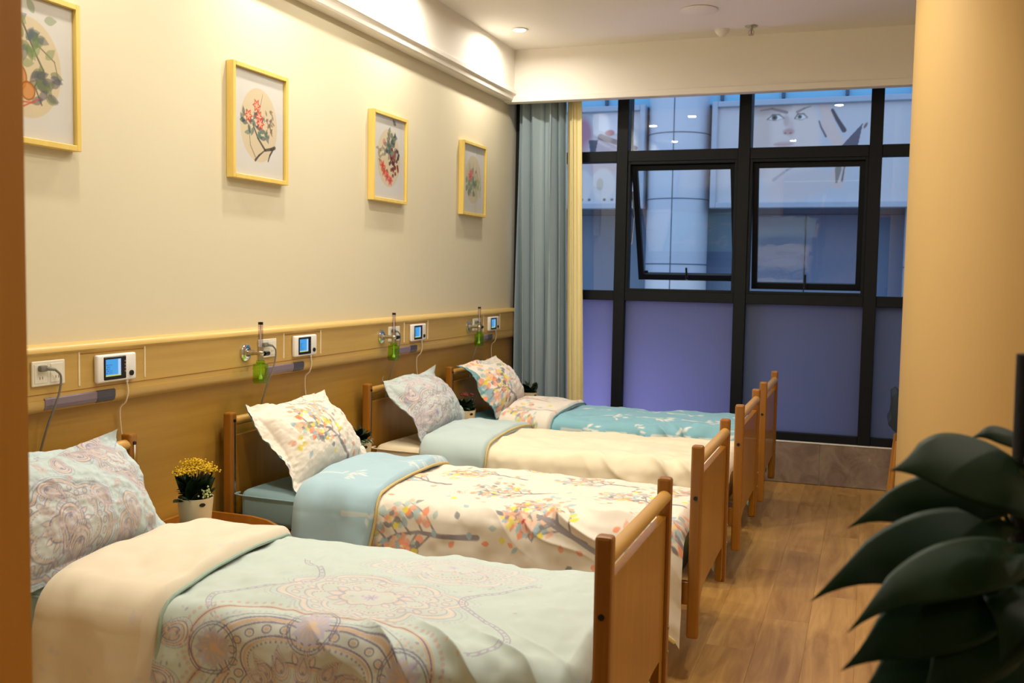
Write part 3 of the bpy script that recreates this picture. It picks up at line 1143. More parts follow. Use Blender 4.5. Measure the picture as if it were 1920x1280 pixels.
def paint_b2(p):
    rnd = random.Random(5)
    spots = []
    for r_, tt in enumerate((T_side(0.46), -0.12, 0.16, 0.42)):
        for k in range(4):
            spots.append((-1.45 + 0.52 * (k - 1) + (0.26 if r_ % 2 else 0), tt))
    for n, (x_, y_) in enumerate(spots):
        if n % 4 in (0, 1) and n < 4:
            continue
        tree_print(p, x_, y_, PI + (0.0 if n % 2 else -0.35) if n >= 4 else PI - 0.5, 0.36 if n >= 4 else 0.42, rnd)
    tree_print(p, -1.46, T_side(0.475), PI, 0.46, rnd)
    tree_print(p, -1.0, T_side(0.50), PI - 0.4, 0.36, rnd)
    squirrel_print(p, -1.25, T_side(0.545), 0.075, 0.3)
    for (x_, y_) in ((-1.62, -0.23), (-1.05, -0.0), (-1.5, 0.02), (-0.85, -0.3), (-1.15, 0.3)):
        squirrel_print(p, x_, y_, 0.045, 0.3)
    for k in range(60):
        p.leaf(rnd.uniform(-1.9, -0.65), rnd.uniform(-0.75, 0.6), 0.035, 0.024, rnd.uniform(0, 6.28), rnd.choice(LEAFC), 0.9)


def sprigs(p, pts, s, col, a=0.85, seed=1):
    rnd = random.Random(seed)
    for (x_, y_) in pts:
        p.line([(x_ - 0.09 * s, y_), (x_ + 0.02 * s, y_ + 0.004 * s)], 0.02 * s, 0.012 * s, col, a)
        for k in range(16):
            an = rnd.uniform(-0.9, 0.9)
            rr = rnd.uniform(0.01, 0.10) * s
            p.leaf(x_ + 0.01 * s + rr * math.cos(an), y_ + rr * math.sin(an), 0.04 * s, 0.014 * s, an + rnd.uniform(-0.5, 0.5), col, a)


WHT = C(232, 232, 224)


def paint_b2_fold(p):
    sprigs(p, [(-2.05, 0.1), (-2.2, -0.25), (-1.98, T_side(0.52)), (-2.0, 0.3)], 1.0, WHT, 0.5)


def paint_b3(p):
    rnd = random.Random(8)
    for k in range(30):
        p.leaf(rnd.uniform(-1.9, -0.65), rnd.uniform(-0.7, 0.6), 0.03, 0.012, rnd.uniform(0, 6.28), C(234, 224, 196), 0.5)


def paint_none(p):
    pass


def paint_b4(p):
    pts = []
    for a in range(5):
        for b_ in range(4):
            pts.append((-1.75 + a * 0.30 + (0.15 if b_ % 2 else 0), -0.45 + b_ * 0.27))
    sprigs(p, pts, 1.15, WHT, 0.9, 3)


def paint_b4_fold(p):
    rnd = random.Random(15)
    for k in range(5):
        tree_print(p, rnd.uniform(-2.2, -1.9), -0.6 + 0.28 * k, PI + rnd.uniform(-0.6, 0.6), 0.3, rnd)
    for k in range(60):
        p.leaf(rnd.uniform(-2.3, -1.85), rnd.uniform(-0.75, 0.6), 0.045, 0.03, rnd.uniform(0, 6.28), rnd.choice(LEAFC), 0.9)


duvet(0, 101, paint_b1, paint_b1_fold, C(194, 208, 204), C(228, 216, 194), M['pipemint'], 640, 520, 'pale mint duvet with paisley medallions and a cream fold, nearest the doorway', hang=(0.40, 0.25), slant=-0.10, ztop=0.574)
duvet(1, 202, paint_b2, paint_b2_fold, C(232, 222, 208), C(166, 196, 210), M['pipetan'], 440, 360, 'white duvet printed with trees and leaves, blue fold at the pillow')
duvet(2, 303, paint_b3, paint_none, C(234, 222, 194), C(184, 202, 202), M['pipetan'], 180, 150, 'plain cream duvet with a pale mint fold at the pillow')
duvet(3, 404, paint_b4, paint_b4_fold, C(136, 188, 204), C(238, 228, 214), M['pipeteal'], 260, 200, 'teal duvet with white sprigs and a leaf printed fold, nearest the window')


# ---------------------------------------------------------------- pillows
def pillow(i, seed, painter, base, backcol, label, dx=0.0, dy=0.0, lean=52, wid=0.70, hei=0.46, rz=0.0, roll=0.0, ear=0.03):
    rnd = random.Random(seed)
    n, m_ = 240, 180
    a = np.linspace(-1, 1, n)
    b_ = np.linspace(-1, 1, m_)
    A, B = np.meshgrid(a, b_, indexing='ij')
    fl = 0.88
    ax = np.clip(abs(A) / fl, 0, 1)
    bx = np.clip(abs(B) / 0.84, 0, 1)
    h = 0.085 * np.clip(1 - ax ** 2.6, 0, 1) ** 0.62 * np.clip(1 - bx ** 2.6, 0, 1) ** 0.62
    pin = 1 - 0.05 * (1 - B ** 2)
    pin2 = 1 - 0.06 * (1 - A ** 2)
    Yc = A * wid / 2 * (1 - 0.045 * (1 - abs(B)) ** 0.8) * 1.0
    Zc = B * hei / 2 * (1 - 0.07 * (1 - abs(A)) ** 0.8)
    wr = 0.006 * fbm(A * 5, B * 4, seed, 3) + 0.003 * fbm(A * 14, B * 11, seed + 1, 2)
    wav = 0.018 * np.sin(A * 5 + seed) * np.clip((abs(B) - 0.8) / 0.2, 0, 1) + 0.022 * np.sin(B * 4 + seed * 2) * np.clip((abs(A) - 0.82) / 0.18, 0, 1)
    corner = (abs(A) * abs(B)) ** 8 * ear
    bend = 0.05 * (B ** 2) + 0.03 * A ** 2
    F = np.stack([h + wr + wav - bend + corner, Yc, Zc], -1)
    K = np.stack([-h * 0.8 + wr * 0.5 + wav - bend + corner - 0.004, Yc, Zc], -1)
    c, s_ = math.cos(math.radians(90 - lean)), math.sin(math.radians(90 - lean))

    def tr(P):
        X = P[..., 0]
        Y = P[..., 1]
        Z = P[..., 2] + hei / 2
        Y2 = Y * math.cos(roll) - (Z - hei / 2) * math.sin(roll)
        Z2 = Y * math.sin(roll) + (Z - hei / 2) * math.cos(roll) + hei / 2
        return np.stack([X * c - Z2 * s_, Y2, X * s_ + Z2 * c], -1)
    root = thing('pillow', (-2.30 + dx, BY[i] + dy, 0.60), label, 'pillow', 'pillows propped on the headboards', rz=rz)
    pa = Paint(a * wid / 2, b_ * hei / 2, base)
    painter(pa, rnd, wid, hei)
    mesh_obj('front', grid_mesh('pillow_front', tr(F), pa.c), M['fabric'], root)
    cb = np.empty((n, m_, 3))
    cb[:] = backcol
    mesh_obj('back', grid_mesh('pillow_back', tr(K), cb, flip=True), M['fabric'], root)
    # stitched seam inside the flange
    return root


def pp_paisley(p, rnd, w, h):
    lace(p, -0.16, -0.10, 0.16, 0.13, 6, 0.25, C(140, 132, 158), C(206, 186, 168), 0.95)
    lace(p, 0.20, 0.10, 0.11, 0.09, 6, 0.25, C(150, 142, 166), C(206, 190, 172), 0.8)
    for k in range(16):
        paisley_print(p, rnd.uniform(-w / 2, w / 2) * 0.9, rnd.uniform(-h / 2, h / 2) * 0.85, rnd.uniform(0.04, 0.075), rnd.uniform(0, 6.28), 0.95, k % 2 == 0)
    for k in range(30):
        paisley_print(p, rnd.uniform(-w / 2, w / 2), rnd.uniform(-h / 2, h / 2), rnd.uniform(0.015, 0.03), rnd.uniform(0, 6.28), 0.85)
    for sgn in (-1, 1):
        pts = [(-w / 2 + w * q / 40, sgn * h * 0.40 + 0.02 * math.sin(q * 0.8)) for q in range(41)]
        p.line(pts, 0.003, 0.003, MAUVE, 0.8)
        p.dots(pts, 0.004, C(170, 164, 186), 0.9)


def pp_paisley_grey(p, rnd, w, h):
    pp_paisley(p, rnd, w, h)
    for k in range(260):
        x_ = rnd.uniform(0.0, w / 2)
        p.leaf(x_, rnd.uniform(-h / 2, h / 2), 0.035, 0.012, rnd.uniform(-2.2, -1.2), rnd.choice((C(140, 146, 152), C(168, 172, 176), C(196, 200, 200))), 0.75)


def pp_tree(p, rnd, w, h):
    tree_print(p, 0.12, -0.2, PI / 2 + 0.75, 0.40, rnd)
    tree_print(p, 0.22, 0.12, PI - 0.45, 0.16, rnd)
    tree_print(p, -0.02, 0.26, -PI / 2 + 0.2, 0.18, rnd, 0.9)
    squirrel_print(p, 0.25, -0.06, 0.04)
    for k in range(34):
        p.leaf(rnd.uniform(-w / 2, w / 2), rnd.uniform(-h / 2, h / 2), 0.03, 0.022, rnd.uniform(0, 6.28), rnd.choice(LEAFC), 0.75)


def pp_tree2(p, rnd, w, h):
    p.poly([(-w / 2, -h / 2), (-w / 2 + 0.05, -h / 2), (-w / 2 + 0.05, h / 2), (-w / 2, h / 2)], C(120, 164, 170))
    tree_print(p, 0.08, -0.2, PI - 0.5, 0.44, rnd)
    p.line([(0.02, 0.2), (0.12, 0.13)], 0.012, 0.02, TRUNK)
    squirrel_print(p, 0.22, -0.08, 0.045)
    for k in range(60):
        p.leaf(rnd.uniform(-w / 2 + 0.05, 0.05), rnd.uniform(-h / 2, h / 2), 0.045, 0.034, rnd.uniform(0, 6.28), rnd.choice(LEAFC), 0.95)


pillow(0, 3, pp_paisley, C(194, 210, 212), C(170, 190, 190), 'pale blue pillow with mauve paisley print, nearest the doorway', dy=-0.13, ear=0.05)
pillow(1, 5, pp_tree, C(236, 226, 212), C(120, 150, 158), 'cream pillow printed with a grey tree and coloured leaves', dy=-0.02, ear=0.03)
pillow(2, 8, pp_paisley_grey, C(190, 200, 198), C(186, 196, 196), 'grey-blue paisley pillow on the bed with the plain cream duvet', ear=0.05)
pillow(3, 9, pp_tree2, C(234, 222, 210), C(70, 104, 110), 'leaf printed pillow with a teal edge on the bed nearest the window', ear=0.02)

# ================================================================= bedhead equipment panel
pn = thing('bedhead_panel', (XW, 4.4, 1.03), 'long wood grain equipment band on the wall above the beds', 'bedhead panel')
YA, YB = -3.23, 3.23
MB().box(0.0, 0.052, YA, YB, 0.035, 0.215, 0.004, 1).build('band', M['bandwood'], pn)
prof = [(0.0, 0.205), (0.052, 0.205)]
for k in range(9):
    a = PI / 2 * k / 8
    prof.append((0.036 + 0.026 * math.cos(a), 0.214 + 0.026 * math.sin(a)))
prof.append((0.0, 0.24))
MB().prism(prof, YA, YB, plane='xz').build('top_rail', M['bandrail'], pn, smooth=True)
prof = [(0.0, 0.0), (0.03, 0.0)]
for k in range(7):
    a = -PI / 2 + PI / 2 * k / 6
    prof.append((0.03 + 0.026 * math.cos(a), 0.03 + 0.03 * math.sin(a)))
prof += [(0.056, 0.045), (0.0, 0.045)]
MB().prism(prof, YA, YB, plane='xz').build('bottom_rail', M['bandwood'], pn, smooth=True)
ring = [(0.063, YB + 0.004, 0.02), (0.063, YB + 0.004, 0.21), (0.05, YB + 0.004, 0.236), (0.02, YB + 0.004, 0.244), (-0.0, YB + 0.004, 0.244)]
MB().box(0.0, 0.06, YB, YB + 0.012, 0.002, 0.238, 0.012, 3).build('end_cap', M['whitestrip'], pn)
MON = [3.03, 4.38, 5.73, 7.08]
for ym in MON:
    y_ = ym - 4.4
    for d in (-0.175, 0.175):
        MB().box(0.05, 0.0555, y_ + d - 0.004, y_ + d + 0.004, 0.08, 0.205, 0.0015, 1).build('joint_strip', M['whitestrip'], pn)
    MB().box(0.05, 0.0535, y_ - 0.17, y_ + 0.17, 0.196, 0.1985).build('groove_line', M['postwood'], pn)
    ls = MB().prism([(0.040, 0.004), (0.0535, 0.012), (0.0585, 0.026), (0.0585, 0.048), (0.05, 0.054)], y_ - 0.34, y_ + 0.0, plane='xz').build('reading_lamp_lens', M['lens'], pn)
    MB().prism([(0.040, 0.003), (0.0545, 0.0115), (0.0595, 0.026), (0.0595, 0.049), (0.05, 0.055)], y_ - 0.09, y_ + 0.004, plane='xz').build('lens_end', M['lensdark'], ls)
MB().box(0.05, 0.0532, YA, YB, 0.066, 0.0685).build('groove_line', M['postwood'], pn)

XP = XW + 0.052      # front of the band
bedword = ['of the bed nearest the doorway', 'above the white tree pillow', 'above the grey paisley pillow', 'nearest the window']


def screen_paint(seed):
    p = Paint(np.linspace(-0.036, 0.036, 50), np.linspace(-0.03, 0.03, 42), C(70, 160, 226))
    p.poly([(0.022, -0.03), (0.036, -0.03), (0.036, 0.03), (0.022, 0.03)], C(176, 206, 240))
    p.poly([(-0.036, -0.03), (0.036, -0.03), (0.036, -0.025), (-0.036, -0.025)], C(196, 210, 120))
    rnd = random.Random(seed)
    for k in range(5):
        p.ell(-0.03 + 0.003 * (k % 2), -0.018 + 0.007 * k, 0.0025, 0.002, 0, C(30, 70, 130))
        p.line([(-0.025, -0.018 + 0.007 * k), (-0.025 + rnd.uniform(0.008, 0.02), -0.018 + 0.007 * k)], 0.0022, 0.0022, C(40, 96, 170), 0.8)
    return p


def make_monitor():
    t = thing('bedside_call_monitor', (0, 0, 0))
    MB().box(0.0, 0.022, -0.104, 0.104, -0.053, 0.053, 0.008, 3).build('case', M['white'], t, smooth=True)
    f = MB().box(0.02, 0.0245, -0.074, 0.044, -0.044, 0.044, 0.003, 1).build('bezel', M['blackplastic'], t)
    p = screen_paint(2)
    U, V = np.meshgrid(p.u, p.v, indexing='ij')
    P = np.stack([U * 0 + 0.0249, U * 1.12 - 0.026, V * 1.08 + 0.002], -1)
    mesh_obj('screen', grid_mesh('screen', P, p.c), M['screen'], f)
    MB().cyl((0.02, 0.072, -0.026), (0.0275, 0.072, -0.026), 0.0105, seg=20).build('call_button', M['blackplastic'], t)
    for k in range(4):
        MB().cyl((0.024, 0.037, -0.016 + 0.013 * k), (0.026, 0.037, -0.016 + 0.013 * k), 0.0035, seg=10).build('key', M['grey'], t)
    MB().cyl((0.011, 0.062, -0.062), (0.011, 0.062, -0.048), 0.005, seg=10).build('cord_plug', M['white'], t)
    return t


def make_socket():
    t = thing('wall_socket', (0, 0, 0))
    MB().box(0.0, 0.009, -0.074, 0.074, -0.044, 0.044, 0.003, 2).build('plate', M['ivory'], t)
    for d in (-0.036, 0.036):
        MB().box(0.008, 0.0105, d - 0.03, d + 0.03, -0.034, 0.034, 0.002, 1).build('module', M['ivory'], t)
        for q in (-0.006, 0.006):
            MB().box(0.0102, 0.0109, d + q - 0.001, d + q + 0.001, -0.02, -0.01).build('slot', M['blackplastic'], t)
    return t


def make_flow():
    t = thing('oxygen_flowmeter', (0, 0, 0))
    MB().lathe([(0.040, 0.0), (0.040, 0.008), (0.034, 0.013), (0.020, 0.015), (0.019, 0.022), (0.0, 0.022)], seg=28, axis='x').build('flange', M['chrome'], t, smooth=True)
    MB().cyl((0.015, 0, 0), (0.085, 0, 0), 0.010, seg=14).cyl((0.03, 0, 0), (0.045, 0, 0), 0.014, seg=6).build('inlet', M['brass'], t, smooth=True)
    MB().cyl((0.085, 0, -0.035), (0.085, 0, 0.028), 0.013, seg=16).sph((0.085, 0, 0.0), 0.017).build('valve_body', M['brass'], t, smooth=True)
    k = MB().cyl((0.085, 0.012, -0.004), (0.085, 0.030, -0.004), 0.005, seg=10).cyl((0.085, 0.028, -0.004), (0.085, 0.062, -0.004), 0.0115, seg=14).build('knob', M['blackplastic'], t, smooth=True)
    tb = MB().cyl((0.085, 0, 0.028), (0.085, 0, 0.134), 0.0115, seg=14).build('gauge_tube', M['cleartube'], t, smooth=True)
    MB().cyl((0.085, 0, 0.028), (0.085, 0, 0.130), 0.0028, seg=8).build('inner_tube', M['ivory'], tb)
    MB().cyl((0.085, 0, 0.132), (0.085, 0, 0.144), 0.0115, seg=14).build('tube_cap', M['blackplastic'], tb)
    MB().lathe([(0.012, -0.03), (0.020, -0.034), (0.021, -0.046), (0.018, -0.048)], (0.085, 0, 0), 20).build('bottle_cap', M['greenbottle'], t, smooth=True)
    bt = MB().lathe([(0.018, -0.044), (0.034, -0.05), (0.036, -0.125), (0.031, -0.138), (0.0, -0.139)], (0.085, 0, 0), 24).build('humidifier_bottle', M['greenbottle'], t, smooth=True)
    MB().cyl((0.085, 0, -0.045), (0.085, 0, -0.112), 0.0035, seg=8).lathe([(0.0035, -0.1), (0.009, -0.112), (0.009, -0.12), (0.0, -0.12)], (0.085, 0, 0), 12).build('dip_tube', M['palefl'], bt)
    return t


mon0, soc0, flo0 = make_monitor(), make_socket(), make_flow()
for i, ym in enumerate(MON):
    m_ = mon0 if i == 0 else copy_tree(mon0)
    m_.location = (XP + 0.0005, ym, 1.165)
    tag(m_, 'white bedside call monitor with a lit blue screen, ' + bedword[i], 'monitor', 'call monitors on the band')
    s_ = soc0 if i == 0 else copy_tree(soc0)
    s_.location = (XP + 0.0005, ym - 0.325 + (0.0 if i else 0.0), 1.172)
    tag(s_, 'ivory wall socket plate on the equipment band, ' + bedword[i], 'socket', 'sockets on the band')
    if i:
        f_ = flo0 if i == 1 else copy_tree(flo0)
        f_.location = (XP + 0.0005, ym - 0.51 + 0.012 * i, 1.163)
        tag(f_, 'oxygen flowmeter with a green bottle and clear tube, ' + bedword[i], 'flowmeter', 'oxygen flowmeters on the band')
    # grey power cord with its plug
    ys = ym - 0.325 - 0.036
    t = thing('power_cord', (XP, ys, 1.18), 'grey power cord plugged into the socket ' + bedword[i], 'cord', 'grey power cords')
    MB().box(0.0115, 0.028, -0.016, 0.016, 0.0, 0.022, 0.005, 2).cyl((0.022, 0.01, 0.011), (0.03, 0.045, 0.004), 0.008, 0.005, 10).build('plug', M['grey'], t, smooth=True)
    MB().tube([(0.03, 0.045, 0.004), (0.034, 0.065, -0.02), (0.032, 0.062, -0.07), (0.024, 0.05, -0.12), (0.0, 0.035, -0.20), (-0.022, 0.02, -0.30), (-0.025, -0.005, -0.40), (-0.02, -0.02, -0.52)], 0.0042).build('cable', M['grey'], t, smooth=True)
    # ivory call cord under the monitor
    t = MB().tube([(0.012, 0.062, -0.061), (0.014, 0.064, -0.10), (0.004, 0.062, -0.14), (-0.02, 0.058, -0.17), (-0.022, 0.066, -0.26), (0.0, 0.064, -0.34), (0.03, 0.056, -0.43), (0.05, 0.05, -0.52)], 0.0032).build('call_cord', M['cord'], None, (XP, ym, 1.165), smooth=True)
    tag(t, 'thin ivory call cord hanging from the monitor ' + bedword[i], 'cord', 'ivory call cords')


# ================================================================= pictures
def pic_paint(kind):
    p = Paint(np.linspace(-0.205, 0.205, 150), np.linspace(-0.24, 0.24, 170), C(216, 214, 210))
    rnd = random.Random(50 + kind)
    p.ell(0, 0.0, 0.150, 0.172, 0, C(214, 200, 170), 1.0)
    ink = C(62, 54, 50)
    if kind == 1:      # branch with red blossom
        p.line([(-0.05, 0.0), (-0.01, -0.06), (0.05, -0.11), (0.10, -0.10), (0.13, -0.09)], 0.008, 0.018, ink, 0.9)
        p.line([(0.05, -0.11), (0.0, -0.14), (-0.03, -0.165)], 0.006, 0.014, ink, 0.9)
        p.line([(0.12, -0.095), (0.09, -0.13), (0.075, -0.16)], 0.012, 0.008, ink, 0.9)
        p.line([(-0.08, -0.02), (-0.07, -0.1), (-0.03, -0.15)], 0.004, 0.006, C(110, 92, 76), 0.8)
        p.line([(0.0, 0.06), (0.02, 0.12), (0.03, 0.15)], 0.005, 0.003, C(110, 92, 76), 0.7)
        for k in range(26):
            p.leaf(rnd.gauss(-0.03, 0.05), rnd.gauss(-0.01, 0.03), 0.05, 0.022, rnd.uniform(0, 6.28), rnd.choice((C(80, 112, 110), C(96, 130, 116), C(60, 84, 90))), 0.75)
        for (x_, y_) in ((-0.085, 0.035), (-0.02, 0.09), (0.0, 0.04), (0.01, 0.01)):
            rosette(p, x_, y_, 0.034, 6, C(206, 52, 50), C(240, 190, 150), 0.95)
        for k in range(22):
            p.leaf(rnd.gauss(0.09, 0.018), rnd.gauss(0.02, 0.035), 0.032, 0.012, rnd.uniform(0, 6.28), C(120, 98, 80), 0.7)
    elif kind == 0:    # gourds on a vine
        p.line([(-0.02, 0.15), (0.03, 0.06), (0.07, 0.0), (0.03, -0.06), (0.06, -0.12)], 0.008, 0.006, ink, 0.8)
        p.line([(0.05, 0.08), (0.12, 0.04), (0.14, -0.03)], 0.005, 0.003, ink, 0.8)
        for k in range(30):
            p.leaf(rnd.gauss(-0.02, 0.05), rnd.gauss(0.10, 0.035), 0.06, 0.032, rnd.uniform(0, 6.28), rnd.choice((C(92, 104, 120), C(104, 132, 84), C(130, 150, 100))), 0.6)
        for k in range(22):
            p.leaf(rnd.gauss(0.06, 0.035), rnd.gauss(-0.05, 0.03), 0.06, 0.03, rnd.uniform(0, 6.28), rnd.choice((C(90, 92, 112), C(112, 126, 90))), 0.65)
        for (x_, y_, r_) in ((-0.06, 0.03, 0.035), (-0.055, -0.04, 0.05), (0.0, -0.08, 0.03), (-0.1, -0.08, 0.04)):
            p.ell(x_, y_, r_, r_ * 1.1, 0, C(206, 132, 50), 0.8)
            p.ring(x_, y_, r_, 0.006, C(150, 84, 30), 0.8)
        p.line([(-0.06, -0.125), (0.03, -0.115)], 0.008, 0.004, C(204, 90, 66), 0.9)
        p.line([(-0.02, -0.135), (0.05, -0.10)], 0.006, 0.004, C(204, 90, 66), 0.9)
    elif kind == 2:    # grapes and peonies
        for k in range(46):
            p.leaf(rnd.gauss(0.03, 0.035), rnd.gauss(0.07, 0.05), 0.055, 0.03, rnd.uniform(0, 6.28), rnd.choice((C(64, 78, 76), C(92, 112, 92), C(120, 136, 110))), 0.7)
        for k in range(36):
            p.ell(rnd.gauss(0.07, 0.035), rnd.gauss(-0.03, 0.04), 0.012, 0.012, 0, rnd.choice((C(118, 34, 46), C(72, 40, 54), C(150, 54, 60))), 0.9)
        for (x_, y_) in ((-0.06, -0.08), (-0.02, -0.11), (0.02, -0.13), (-0.08, -0.05)):
            rosette(p, x_, y_, 0.04, 6, C(222, 120, 100), C(196, 60, 56), 0.85)
        for k in range(12):
            p.leaf(rnd.gauss(-0.10, 0.02), rnd.gauss(0.02, 0.05), 0.04, 0.018, rnd.uniform(0, 6.28), C(120, 110, 92), 0.6)
        p.ell(-0.06, 0.09, 0.02, 0.02, 0, C(196, 110, 96), 0.6)
    else:              # lotus
        for k in range(26):
            x_ = rnd.gauss(0.0, 0.06)
            p.line([(x_, -0.12), (x_ + rnd.uniform(-0.02, 0.02), 0.0), (x_ + rnd.uniform(-0.04, 0.04), rnd.uniform(0.02, 0.13))], 0.005, 0.003, rnd.choice((C(128, 148, 96), C(160, 172, 120))), 0.7)
        for k in range(22):
            p.leaf(rnd.gauss(-0.04, 0.04), rnd.gauss(-0.03, 0.03), 0.055, 0.04, rnd.uniform(0, 6.28), rnd.choice((C(92, 116, 112), C(134, 150, 110), C(80, 96, 96))), 0.6)
        for (x_, y_) in ((-0.045, 0.04), (-0.06, 0.02)):
            rosette(p, x_, y_, 0.042, 7, C(226, 120, 110), C(210, 74, 74), 0.9)
        rosette(p, 0.05, 0.06, 0.02, 5, C(204, 130, 110), C(120, 80, 70), 0.8)
        for k in range(14):
            p.leaf(rnd.gauss(0.09, 0.02), rnd.gauss(-0.06, 0.04), 0.05, 0.016, rnd.uniform(1, 2), C(156, 168, 104), 0.7)
    return p


pic_lab = ['gourd vine picture in a yellow wood frame, cut off by the doorway', 'red blossom branch picture in a yellow wood frame', 'grape and peony picture in a yellow wood frame', 'lotus picture in a yellow wood frame, nearest the curtain']
fr_me = None
for i, yc in enumerate((2.67, 4.04, 5.385, 6.735)):
    t = thing('framed_picture', (XW, yc, 2.228), pic_lab[i], 'picture', 'framed pictures on the wall')
    W2, H2, d = 0.226, 0.262, 0.040
    for nm, b4 in (('frame_side', (-W2, -W2 + 0.02, -H2, H2)), ('frame_side', (W2 - 0.02, W2, -H2, H2)), ('frame_top', (-W2 + 0.02, W2 - 0.02, H2 - 0.02, H2)), ('frame_bottom', (-W2 + 0.02, W2 - 0.02, -H2, -H2 + 0.02))):
        MB().box(0.001, d, b4[0], b4[1], b4[2], b4[3], 0.0015, 1).build(nm, M['frameyellow'], t)
    p = pic_paint(i)
    U, V = np.meshgrid(p.u, p.v, indexing='ij')
    P = np.stack([U * 0 + 0.022, U, V], -1)
    MB().box(0.002, 0.020, -W2 + 0.01, W2 - 0.01, -H2 + 0.01, H2 - 0.01).build('backing', M['white'], t)
    mesh_obj('print', grid_mesh('picture_print', P, p.c), M['print'], t)
    MB().box(0.030, 0.032, -W2 + 0.018, W2 - 0.018, -H2 + 0.018, H2 - 0.018).build('glazing', M['picglass'], t)


# ================================================================= nightstands and pot plants
def make_stand():
    t = thing('bedside_cabinet', (0, 0, 0))
    D, Wd = 0.48, 0.36
    MB().box(0.01, D - 0.01, -Wd / 2 + 0.01, Wd / 2 - 0.01, 0.06, 0.43, 0.003, 1).build('body', M['bedwood'], t)
    MB().box(0, D, -Wd / 2, Wd / 2, 0.43, 0.45, 0.004, 1).build('top', M['railwood'], t)
    MB().box(0.0, 0.018, -Wd / 2, Wd / 2, 0.45, 0.495, 0.003, 1).build('gallery_back', M['postwood'], t)
    for sy in (-1, 1):
        y_ = sy * (Wd / 2 - 0.008)
        poly = [(0.018, 0.45), (D - 0.04, 0.45), (D - 0.05, 0.465), (D - 0.10, 0.483), (D - 0.18, 0.493), (0.018, 0.495)]
        MB().prism(poly, y_ - 0.008, y_ + 0.008, plane='xz').build('gallery_side', M['postwood'], t)
    for z0, z1 in ((0.30, 0.415), (0.08, 0.285)):
        dr_ = MB().box(D - 0.012, D + 0.006, -Wd / 2 + 0.02, Wd / 2 - 0.02, z0, z1, 0.003, 1).build('drawer' if z0 > 0.2 else 'door', M['bedwood'], t)
        MB().tube([(D + 0.004, -0.05, (z0 + z1) / 2), (D + 0.024, -0.045, (z0 + z1) / 2), (D + 0.024, 0.045, (z0 + z1) / 2), (D + 0.004, 0.05, (z0 + z1) / 2)], 0.005, 8, 3).build('handle', M['steel'], dr_)
    for sx in (0.05, D - 0.05):
        for sy in (-0.14, 0.14):
            MB().cyl((sx, sy, 0), (sx, sy, 0.062), 0.018, 0.022, 12).build('foot', M['blackplastic'], t)
    return t


st_y = [3.38, 4.755, 5.99, 7.20]
st_lab = ['wooden bedside cabinet holding the yellow flowering plant', 'wooden bedside cabinet holding the plant beside the white tree pillow', 'wooden bedside cabinet holding the plant beside the grey paisley pillow', 'wooden bedside cabinet holding the plant in front of the curtain']
st0 = make_stand()
for i in range(4):
    s_ = st0 if i == 0 else copy_tree(st0)
    s_.location = (XW + 0.016, st_y[i], 0)
    tag(s_, st_lab[i], 'cabinet', 'bedside cabinets')


def leaf_blade(bm, base, tip, width, nrm, droop=0.15, fold=0.25, nl=8, nw=4, tipcurl=0.0, heart=False):
    base = Vector(base)
    tip = Vector(tip)
    d = tip - base
    L = d.length
    d.normalize()
    n = Vector(nrm)
    n = (n - d * n.dot(d)).normalized()
    s = d.cross(n)
    rows = []
    for i in range(nl + 1):
        q = i / nl
        if heart:
            w = width * max(0.03 if q < 1 else 0.005, 2.1 * (q + 0.004) ** 0.5 * (1 - q) ** 1.1)
            if q > 0.72:
                w *= 1 - 0.45 * (q - 0.72) / 0.28
        else:
            w = width * (math.sin(PI * q ** 0.75) ** 0.8 if 0 < q < 1 else 0.03)
        cen = base + d * (L * q) + n * (droop * L * 4 * q * (1 - q) - tipcurl * L * max(0, q - 0.7) ** 2 * 8)
        r = []
        for k in range(-nw, nw + 1):
            f = k / nw
            back = -0.10 * L * abs(f) ** 2 * (1 - q) ** 3 if heart else 0
            r.append(bm.verts.new(cen + s * (f * w / 2) + n * (-fold * w / 2 * abs(f) ** 1.6 + (0.0 if not heart else 0.012 * w * math.sin(q * 9 + f * 2))) + d * back))
        rows.append(r)
    for a, b_ in zip(rows[:-1], rows[1:]):
        for k in range(2 * nw):
            bm.faces.new((a[k], a[k + 1], b_[k + 1], b_[k]))


